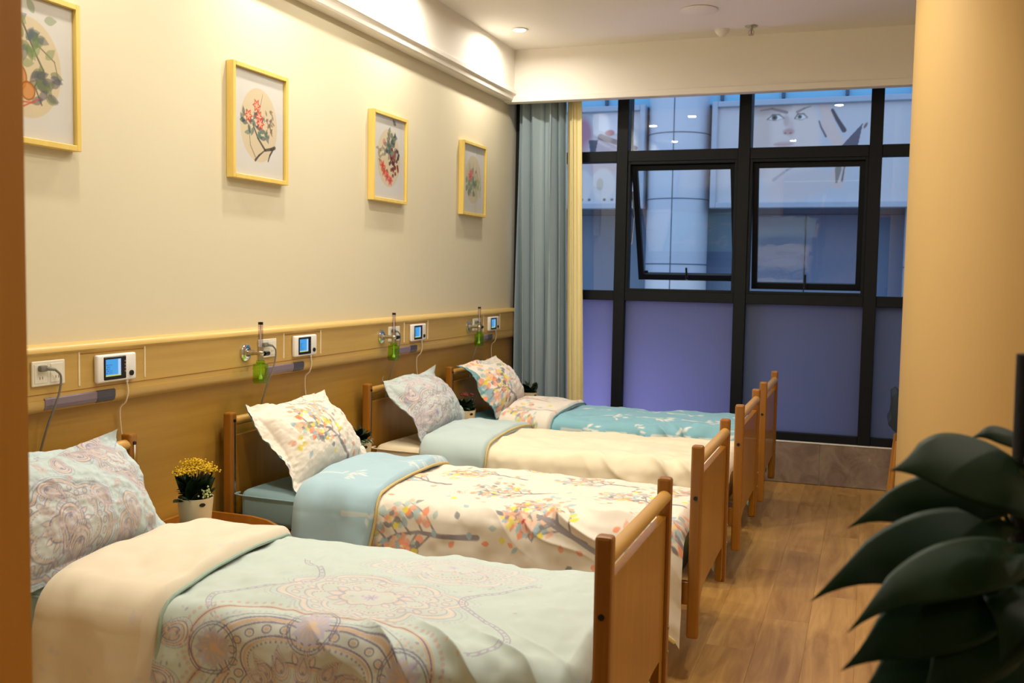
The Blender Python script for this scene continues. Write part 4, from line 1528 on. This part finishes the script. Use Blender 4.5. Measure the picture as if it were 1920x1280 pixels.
def pot_plant(loc, kind, label, seed):
    rnd = random.Random(seed)
    t = thing('potted_plant', loc, label, 'plant', 'pot plants on the bedside cabinets')
    H = 0.188
    MB().lathe([(0.0, 0.0), (0.047, 0.0), (0.053, 0.01), (0.07, H - 0.006), (0.071, H), (0.066, H), (0.064, H - 0.02), (0.0, H - 0.02)], seg=36).build('pot', M['potwhite'], t, smooth=True)
    MB().lathe([(0.0, H - 0.018), (0.063, H - 0.018), (0.063, H - 0.016), (0.0, H - 0.014)], seg=24).build('soil', M['soil'], t)
    a = math.radians(-18)
    c_ = Vector((math.cos(a), math.sin(a), 0))
    # small dark oval label near the rim
    a = math.radians(-30)
    p0 = Vector((math.cos(a) * 0.0665, math.sin(a) * 0.0665, H - 0.022))
    ob = MB().cyl((0, 0, 0), (0.0035, 0, 0), 0.009, seg=20).build('pot_label', M['blackplastic'], t, tuple(p0))
    ob.rotation_euler = (0, -0.1, a)
    ob.scale = (1, 1.35, 0.85)
    bm = bmesh.new()
    for k in range(64):
        an = rnd.uniform(0, 6.28)
        r0 = rnd.uniform(0.0, 0.045)
        r1 = rnd.uniform(0.05, 0.085)
        z0 = H - 0.02 + rnd.uniform(0.0, 0.05)
        z1 = H + rnd.uniform(0.0, 0.11 if kind == 0 else 0.085)
        leaf_blade(bm, (r0 * math.cos(an), r0 * math.sin(an), z0), (r1 * math.cos(an + 0.3), r1 * math.sin(an + 0.3), z1), rnd.uniform(0.03, 0.05), (rnd.uniform(-.3, .3), rnd.uniform(-.3, .3), 1), 0.12, 0.2, 5, 2)
    if kind == 0:
        leaf_blade(bm, (0.0, -0.05, H - 0.005), (0.03, -0.115, H + 0.02), 0.045, (0.6, 0, 1), 0.1, 0.2, 6, 2)
        leaf_blade(bm, (-0.02, -0.05, H - 0.005), (-0.02, -0.11, H - 0.004), 0.04, (0.2, 0, 1), 0.1, 0.2, 6, 2)
    me = bpy.data.meshes.new('foliage')
    bm.to_mesh(me)
    bm.free()
    mesh_obj('foliage', me, M['leafdark'], t, smooth=True)
    if kind == 0:
        for k in range(17):
            an = rnd.uniform(0, 6.28)
            rr = 0.075 * math.sqrt(k / 17)
            cx, cy = rr * math.cos(k * 2.4), rr * math.sin(k * 2.4)
            cz = H + 0.135 - 6.0 * rr * rr + rnd.uniform(-0.012, 0.012)
            mb = MB()
            for j in range(26):
                mb.sph((rnd.gauss(0, 0.012), rnd.gauss(0, 0.012), rnd.gauss(0.002, 0.006)), 0.0046, 1, 1, 0.7, u=5, v=4)
            fc = mb.build('flower_cluster', M['yellowfl'], t, (cx, cy, cz))
            MB().tube([(0, 0, 0), (-cx * 0.2, -cy * 0.2, -0.03), (-cx * 0.5, -cy * 0.5, -0.07)], 0.0018, 5, 3).build('flower_stem', M['leafdark'], fc)
        mb = MB()
        for j in range(22):
            mb.sph((rnd.gauss(0.065, 0.008), rnd.gauss(-0.02, 0.014), H + 0.02 + rnd.gauss(0, 0.011)), 0.0042, u=6, v=4)
        mb.build('bud_cluster', M['palefl'], t)
    elif kind == 1:
        bm = bmesh.new()
        for k in range(16):
            an = rnd.uniform(-1.6, 0.6)
            leaf_blade(bm, (0.03 * math.cos(an), 0.03 * math.sin(an), H), (0.085 * math.cos(an), 0.085 * math.sin(an), H - 0.004 + rnd.uniform(-0.01, 0.02)), 0.018, (0, 0, 1), 0.15, 0.2, 4, 1)
        me = bpy.data.meshes.new('pale_leaves')
        bm.to_mesh(me)
        bm.free()
        mesh_obj('pale_leaves', me, M['leafpale'], t, smooth=True)
    elif kind == 2:
        for k in range(5):
            mb = MB()
            for j in range(8):
                mb.sph((rnd.gauss(0, 0.012), rnd.gauss(0, 0.012), rnd.gauss(0, 0.005)), 0.005, u=6, v=4)
            mb.build('flower_cluster', M['redfl'], t, (rnd.gauss(0, 0.03), rnd.gauss(0, 0.03), H + 0.1))
    return t


pot_plant((-2.50, 3.24, 0.4505), 0, 'flowering plant with yellow blossom in a cream pot', 21)
pot_plant((-2.54, 4.66, 0.4505), 1, 'dark green plant with pale lower leaves beside the white tree pillow', 22)
pot_plant((-2.50, 6.05, 0.4505), 2, 'dark green plant with reddish buds beside the grey paisley pillow', 23)
pot_plant((-2.44, 7.20, 0.4505), 3, 'dark green pot plant in front of the blue curtain', 24)


# ================================================================= curtains
def curtain(name, xa0, xa1, xb0, xb1, yc, amp, nf, mat, label, seed, z0=0.03, z1=3.1):
    n, m_ = 220, 40
    s = np.linspace(0, 1, n)
    z = np.linspace(z0, z1, m_)
    S, Z = np.meshgrid(s, z, indexing='ij')
    q = (Z - z0) / (z1 - z0)
    X = (xb0 + (xb1 - xb0) * S) * (1 - q) + (xa0 + (xa1 - xa0) * S) * q
    ph = S * nf * 2 * PI + 2.2 * vnoise(S * 5, q * 1.0, seed) + 1.3 * vnoise(S * 11, q * 0.6, seed + 1)
    A = amp * (0.65 + 0.45 * vnoise(S * 7, q * 1.2, seed + 2)) * (1.25 - 0.45 * q)
    Y = yc + A * np.sin(ph)
    X = X + 0.3 * A * np.sin(2 * ph + 0.5) * np.sin(PI * S)
    root = thing(name, ((xb0 + xb1) / 2, yc, z0), label, 'curtain')
    P = np.stack([X - root.location.x, Y - yc, Z - z0], -1)
    o = mesh_obj('cloth', grid_mesh(name, P), mat, root)
    md = o.modifiers.new('thickness', 'SOLIDIFY')
    md.thickness = 0.004
    hm = [tuple(P[k, 0]) for k in range(0, n, 3)]
    MB().tube(hm, 0.006, 6, 0).build('hem', mat, root, smooth=True)
    MB().tube([tuple(P[k, -1]) for k in range(0, n, 3)], 0.008, 6, 0).build('heading_tape', mat, root, smooth=True)
    return root


curtain('window_curtain', -2.70, -2.30, -2.70, -2.235, 7.585, 0.056, 4.2, M['curtain'], 'blue-grey curtain gathered in the corner beside the window', 61)
curtain('lining_curtain', -2.30, -2.19, -2.24, -2.10, 7.60, 0.020, 2.0, M['curtain2'], 'narrow cream inner curtain beside the blue-grey one', 71)

# ================================================================= chair behind the column
t = thing('lounge_chair', (0.47, 7.05, 0), 'dark slate chair on wooden legs, half hidden by the column', 'chair')
MB().prism([(-0.30, 0.80), (-0.27, 0.825), (-0.245, 0.80), (-0.235, 0.66), (-0.20, 0.55), (-0.23, 0.53), (-0.275, 0.58), (-0.315, 0.61), (-0.315, 0.63), (-0.29, 0.65)], -0.22, 0.22, 0.008, plane='xz').build('backrest', M['chairdark'], t, smooth=True)
MB().box(-0.25, 0.24, -0.23, 0.23, 0.44, 0.54, 0.03, 3).build('seat', M['chairdark'], t, smooth=True)
for sx in (-1, 1):
    for sy in (-1, 1):
        MB().cyl((sx * 0.295, sy * 0.20, 0.0), (sx * 0.25, sy * 0.17, 0.50), 0.011, 0.017, 12).build('leg', M['chairwood'], t, smooth=True)
for sy in (-1, 1):
    MB().cyl((-0.275, sy * 0.185, 0.22), (0.275, sy * 0.185, 0.22), 0.009, seg=10).build('stretcher', M['chairwood'], t, smooth=True)

# ================================================================= climbing foliage plant by the doorway
t = thing('climbing_plant', (0.235, 1.52, 0), 'large leafy green climbing plant on a dark pole in the right foreground', 'plant')
ox, oy = 0.235, 1.52
MB().lathe([(0.0, 0.0), (0.13, 0.0), (0.14, 0.02), (0.17, 0.34), (0.175, 0.36), (0.16, 0.36), (0.155, 0.32), (0.0, 0.32)], seg=40).build('planter', M['potdark'], t, smooth=True)
MB().lathe([(0.0, 0.322), (0.154, 0.322), (0.154, 0.325), (0.0, 0.33)], seg=30).build('soil', M['soil'], t)
MB().cyl((0, 0, 0.32), (-0.012, -0.01, 1.452), 0.028, seg=18).build('coir_pole', M['moss'], t, smooth=True)
LV = [((0.205, 1.45, 1.290), (0.038, 1.35, 1.311), 0.20, (-0.1, -0.62, 0.78), 0.07, 0.10, 0.05),
      ((0.226, 1.60, 1.317), (0.150, 1.55, 1.331), 0.07, (-0.1, -0.6, 0.8), 0.1, 0.2, 0.1),
      ((0.181, 1.50, 1.258), (-0.011, 1.42, 1.220), 0.115, (0.0, -0.75, 0.65), 0.09, 0.10, 0.15),
      ((0.189, 1.45, 1.205), (-0.046, 1.30, 1.160), 0.15, (0.05, -0.70, 0.70), 0.11, 0.10, 0.2),
      ((0.188, 1.40, 1.200), (-0.003, 1.22, 1.150), 0.115, (0.0, -0.60, 0.80), 0.08, 0.15, 0.15),
      ((0.165, 1.36, 1.165), (-0.008, 1.20, 1.098), 0.13, (0.1, -0.8, 0.6), 0.06, 0.10, 0.1),
      ((0.176, 1.38, 1.105), (0.000, 1.20, 1.050), 0.14, (0.1, -0.7, 0.7), 0.1, 0.1, 0.15),
      ((0.210, 1.46, 1.150), (0.075, 1.20, 1.060), 0.16, (0.1, -0.8, 0.6), 0.1, 0.1, 0.1),
      ((0.205, 1.50, 1.120), (0.135, 1.62, 1.085), 0.07, (-0.3, -0.8, 0.5), 0.1, 0.1, 0.1),
      ((0.245, 1.42, 1.320), (0.255, 1.22, 1.245), 0.15, (0.2, -0.5, 0.85), 0.12, 0.1, 0.2),
      ((0.225, 1.46, 1.060), (0.140, 1.22, 0.985), 0.17, (0.1, -0.8, 0.6), 0.1, 0.1, 0.15),
      ((0.190, 1.48, 1.040), (0.030, 1.30, 0.960), 0.15, (0.0, -0.8, 0.6), 0.1, 0.1, 0.15),
      ((0.260, 1.50, 1.160), (0.330, 1.28, 1.080), 0.15, (-0.1, -0.8, 0.6), 0.1, 0.1, 0.15),
      ((0.215, 1.48, 1.130), (0.165, 1.24, 1.130), 0.15, (0.0, -0.7, 0.7), 0.12, 0.1, 0.15),
      ((0.26, 1.56, 1.02), (0.42, 1.50, 0.93), 0.15, (-0.1, -0.3, 0.9), 0.12, 0.1, 0.2),
      ((0.21, 1.54, 0.92), (0.06, 1.42, 0.82), 0.16, (-0.1, -0.5, 0.8), 0.12, 0.1, 0.2),
      ((0.25, 1.50, 0.90), (0.22, 1.28, 0.80), 0.16, (-0.1, -0.5, 0.8), 0.12, 0.1, 0.2),
      ((0.26, 1.56, 0.80), (0.42, 1.46, 0.70), 0.16, (-0.1, -0.3, 0.9), 0.12, 0.1, 0.2),
      ((0.22, 1.56, 0.72), (0.05, 1.50, 0.62), 0.16, (-0.1, -0.3, 0.9), 0.12, 0.1, 0.2)]
for (b_, tp, w, nr, dp, fd, tc_) in LV:
    mb = MB()
    bb = (b_[0] - ox, b_[1] - oy, b_[2])
    leaf_blade(mb.bm, bb, (tp[0] - ox, tp[1] - oy, tp[2]), w, nr, dp, fd, 18, 6, tc_, True)
    bmesh.ops.recalc_face_normals(mb.bm, faces=mb.bm.faces[:])
    me = bpy.data.meshes.new('leaf')
    mb.bm.to_mesh(me)
    mb.bm.free()
    lf = mesh_obj('leaf', me, M['pothos'], t, smooth=True)
    md = lf.modifiers.new('thickness', 'SOLIDIFY')
    md.thickness = 0.0012
    z_ = max(0.34, bb[2] - 0.14)
    MB().tube([(-0.005, 0.0, z_), (bb[0] * 0.6, bb[1] * 0.5, z_ + (bb[2] - z_) * 0.55), bb], lambda q: 0.0055 - 0.0025 * q, 8, 6).build('leaf_stalk', M['pothosstem'], lf, smooth=True)

# ================================================================= outside
ground = MB().box(-40, 40, 7.95, 60, -0.3, -0.15).build('ground', plain('pavement_grey', C(110, 112, 118), 0.8))
tag(ground, 'grey paving outside the window', 'pavement', kind='structure')
MO = {}
MO['clad'] = plain('facade_slate', C(108, 130, 160), 0.5, var=0.08, scale=0.8)
MO['pale'] = plain('facade_pale_metal', C(196, 206, 222), 0.35, var=0.04, scale=1.5)
MO['cyan'] = plain('facade_light_blue', C(128, 190, 222), 0.4, var=0.05, scale=1.0)
MO['seam'] = plain('facade_seam', C(70, 84, 110), 0.6)
MO['bframe'] = plain('billboard_frame', C(170, 182, 200), 0.4)
bl = thing('shopping_building', (-2.0, 16.6, -0.15), 'pale blue building with round columns across the street', 'building')
MB().box(-14, 14, 0.4, 3.0, 0, 9).build('wall', MO['clad'], bl)
for k in range(24):
    xa = -12 + k * 1.0
    MB().box(xa, xa + 0.985, 0.33, 0.40, 0.2, 2.75, 0.01, 1).build('cladding_panel', MO['clad'], bl)
MB().box(-14, 14, -0.35, 0.4, 4.46, 4.70, 0.02, 1).build('parapet_band', MO['cyan'], bl)
MB().box(-14, 14, -0.2, 0.4, 4.70, 9.0).build('upper_band', MO['cyan'], bl)
for k in range(14):
    xa = -7.0 + k * 0.95
    MB().box(xa, xa + 0.05, -0.42, -0.35, 4.52, 4.64, 0.005, 1).build('bracket', MO['seam'], bl)
for cx, r_ in ((-1.02, 0.50), (2.98, 0.50), (-5.0, 0.5)):
    c_ = MB().lathe([(r_, 0), (r_, 8.9)], (cx, -0.25, 0), 48).build('column', MO['pale'], bl, smooth=True)
    for z_ in (0.8, 1.9, 2.95, 4.0, 5.05):
        MB().lathe([(r_ - 0.01, z_ - 0.008), (r_ + 0.003, z_ - 0.008), (r_ + 0.003, z_ + 0.008), (r_ - 0.01, z_ + 0.008)], (cx, -0.25, 0), 48).build('joint', MO['seam'], c_)
    MB().box(cx - 0.008, cx + 0.008, -0.25 - r_ - 0.003, -0.25 - r_ + 0.01, 0, 8.9).build('joint', MO['seam'], c_)


def billboard(x0, x1, z0, z1, y, painter, label):
    t = thing('billboard', ((x0 + x1) / 2, y, z0), label, 'billboard', 'billboards across the street')
    w, h = (x1 - x0) / 2, z1 - z0
    for a in ((-w - 0.09, -w, -0.09, h + 0.09), (w, w + 0.09, -0.09, h + 0.09)):
        MB().box(a[0], a[1], -0.08, 0.12, a[2], a[3], 0.01, 1).build('frame_side', MO['bframe'], t)
    for a in ((-w, w, -0.09, 0), (-w, w, h, h + 0.09)):
        MB().box(a[0], a[1], -0.08, 0.12, a[2], a[3], 0.01, 1).build('frame_rail', MO['bframe'], t)
    MB().box(-w, w, 0.0, 0.1, 0, h).build('backing', MO['pale'], t)
    p = Paint(np.linspace(-w, w, 260), np.linspace(0, h, 160), C(200, 202, 210))
    painter(p, w, h)
    U, V = np.meshgrid(p.u, p.v, indexing='ij')
    mesh_obj('poster', grid_mesh('poster', np.stack([U, U * 0 - 0.004, V], -1), p.c), M['poster'], t)
    return t


def paint_face(p, w, h):
    sk = C(222, 208, 204)
    p.ell(-0.42, 0.95, 0.50, 0.85, 0.0, sk, 1, 0.15)
    p.ell(-0.80, 1.0, 0.14, 0.6, 0, C(196, 178, 174), 0.6, 0.7)
    p.ell(-0.72, 1.46, 0.35, 0.10, 0.1, C(168, 146, 140), 0.6, 0.8)
    for cx, s_ in ((-0.60, 0.85), (-0.22, 0.62)):
        p.ell(cx, 1.31, 0.125 * s_, 0.05 * s_, -0.1, C(228, 228, 230), 1, 0.3)
        p.ell(cx - 0.02, 1.315, 0.052 * s_, 0.05 * s_, 0, C(92, 110, 108))
        p.ell(cx - 0.02, 1.315, 0.024 * s_, 0.024 * s_, 0, C(30, 32, 40))
        p.line([(cx - 0.15 * s_, 1.29), (cx - 0.05, 1.36), (cx + 0.06 * s_, 1.36), (cx + 0.15 * s_, 1.30)], 0.02, 0.018, C(84, 74, 80), 0.85)
        p.line([(cx - 0.13 * s_, 1.285), (cx, 1.265), (cx + 0.13 * s_, 1.295)], 0.012, 0.010, C(120, 104, 108), 0.7)
    p.line([(-0.84, 1.43), (-0.66, 1.455), (-0.44, 1.39)], 0.02, 0.05, C(120, 104, 104), 0.75)
    p.line([(-0.28, 1.39), (-0.18, 1.44), (-0.08, 1.47)], 0.04, 0.015, C(130, 114, 114), 0.75)
    p.ell(-0.44, 1.26, 0.045, 0.09, 0.1, C(176, 150, 148), 0.6, 0.8)
    p.ell(-0.37, 1.15, 0.05, 0.15, 0.1, C(206, 184, 182), 0.7, 0.8)
    p.ell(-0.40, 1.09, 0.085, 0.05, 0, C(188, 140, 142), 0.75, 0.6)
    for cx in (-0.45, -0.37):
        p.ell(cx, 1.07, 0.02, 0.012, 0, C(110, 70, 78), 0.8)
    p.ell(-0.47, 0.90, 0.15, 0.04, 0.02, C(190, 140, 146), 0.55, 0.5)
    p.line([(-0.62, 0.90), (-0.47, 0.895), (-0.33, 0.905)], 0.010, 0.010, C(140, 96, 104), 0.5)
    p.ell(-0.45, 0.66, 0.2, 0.06, 0.0, C(206, 190, 188), 0.6, 0.8)
    p.ell(-0.2, 0.25, 0.55, 0.22, 0.25, C(212, 200, 200), 0.9, 0.3)
    p.line([(-0.6, 0.35), (-0.4, 0.5), (-0.3, 0.55)], 0.05, 0.02, C(150, 146, 160), 0.5)
    # raised forearm and hand with dark drapery
    p.line([(0.12, 1.5), (0.20, 1.15), (0.36, 0.86), (0.40, 0.6), (0.35, 0.3)], 0.17, 0.20, C(220, 198, 192))
    p.line([(0.05, 1.24), (0.08, 1.15), (0.16, 1.0)], 0.02, 0.03, C(90, 88, 104))
    p.line([(0.24, 1.40), (0.32, 1.25), (0.42, 1.09)], 0.045, 0.075, C(70, 72, 90))
    p.poly([(0.40, 0.86), (0.69, 1.19), (0.62, 0.78), (0.48, 0.72)], C(86, 90, 110))
    p.ell(0.73, 1.15, 0.02, 0.05, -0.5, C(130, 100, 108))
    p.line([(0.36, 0.5), (0.34, 0.30)], 0.10, 0.03, C(146, 138, 130))
    p.line([(0.45, 0.55), (0.42, 0.32)], 0.02, 0.03, C(110, 112, 120))


def paint_drink(p, w, h):
    p.ell(0.52, 1.10, 0.16, 0.34, 0, C(176, 116, 138), 0.9, 0.5)
    p.ell(0.95, 0.80, 0.45, 0.35, 0.2, C(206, 184, 188), 0.9, 0.4)
    p.poly([(0.78, 1.18), (1.12, 1.14), (1.12, 1.5), (0.78, 1.5)], C(224, 222, 230))
    p.line([(0.80, 1.17), (1.05, 1.08), (1.40, 1.0)], 0.07, 0.05, C(206, 206, 216))
    p.line([(0.82, 1.10), (1.05, 1.02), (1.42, 0.90)], 0.10, 0.07, C(110, 98, 110), 0.9)
    p.ell(0.98, 1.16, 0.08, 0.05, 0, C(178, 92, 108), 0.9, 0.4)
    p.poly([(0.62, 1.05), (0.78, 1.05), (0.72, 0.76), (0.66, 0.76)], C(70, 84, 104))
    p.ell(1.30, 0.85, 0.10, 0.16, 0, C(196, 150, 150), 0.8, 0.5)
    for cx, cy in ((0.50, 0.30), (0.88, 0.32)):
        p.ell(cx, cy, 0.20, 0.26, 0, C(220, 214, 214), 1, 0.2)
        p.ell(cx - 0.05, cy, 0.06, 0.10, 0, C(192, 178, 162), 0.7)
    for k in range(5):
        if k == 2:
            continue
        p.ell(0.52 + 0.13 * k, 0.065, 0.026, 0.022, 0, C(96, 92, 104))


billboard(-2.36, 0.62, 2.74, 4.24, 16.10, paint_face, 'billboard with a large pale face and a raised arm')
billboard(-6.6, -3.62, 2.74, 4.24, 16.10, paint_drink, 'billboard with blurred pink and white shapes, left of the round column')

# unseen violet glow box, added to tint the frosted panes at lower left
t = thing('added_glow_box', (-2.3, 8.75, -0.15), 'added violet glow box, unseen behind the frosted panes', 'light box')
MB().box(-0.9, 0.9, 0.0, 0.25, 0.1, 0.75, 0.02, 2).build('casing', MO['seam'], t)
MB().box(-0.86, 0.86, -0.012, 0.0, 0.14, 0.71, 0.004, 1).build('light_panel', emit('violet_glow', (0.72, 0.55, 1.0), 15.0), t)
for sx in (-0.8, 0.8):
    MB().box(sx - 0.04, sx + 0.04, 0.06, 0.2, 0.0, 0.12).build('foot', MO['seam'], t)
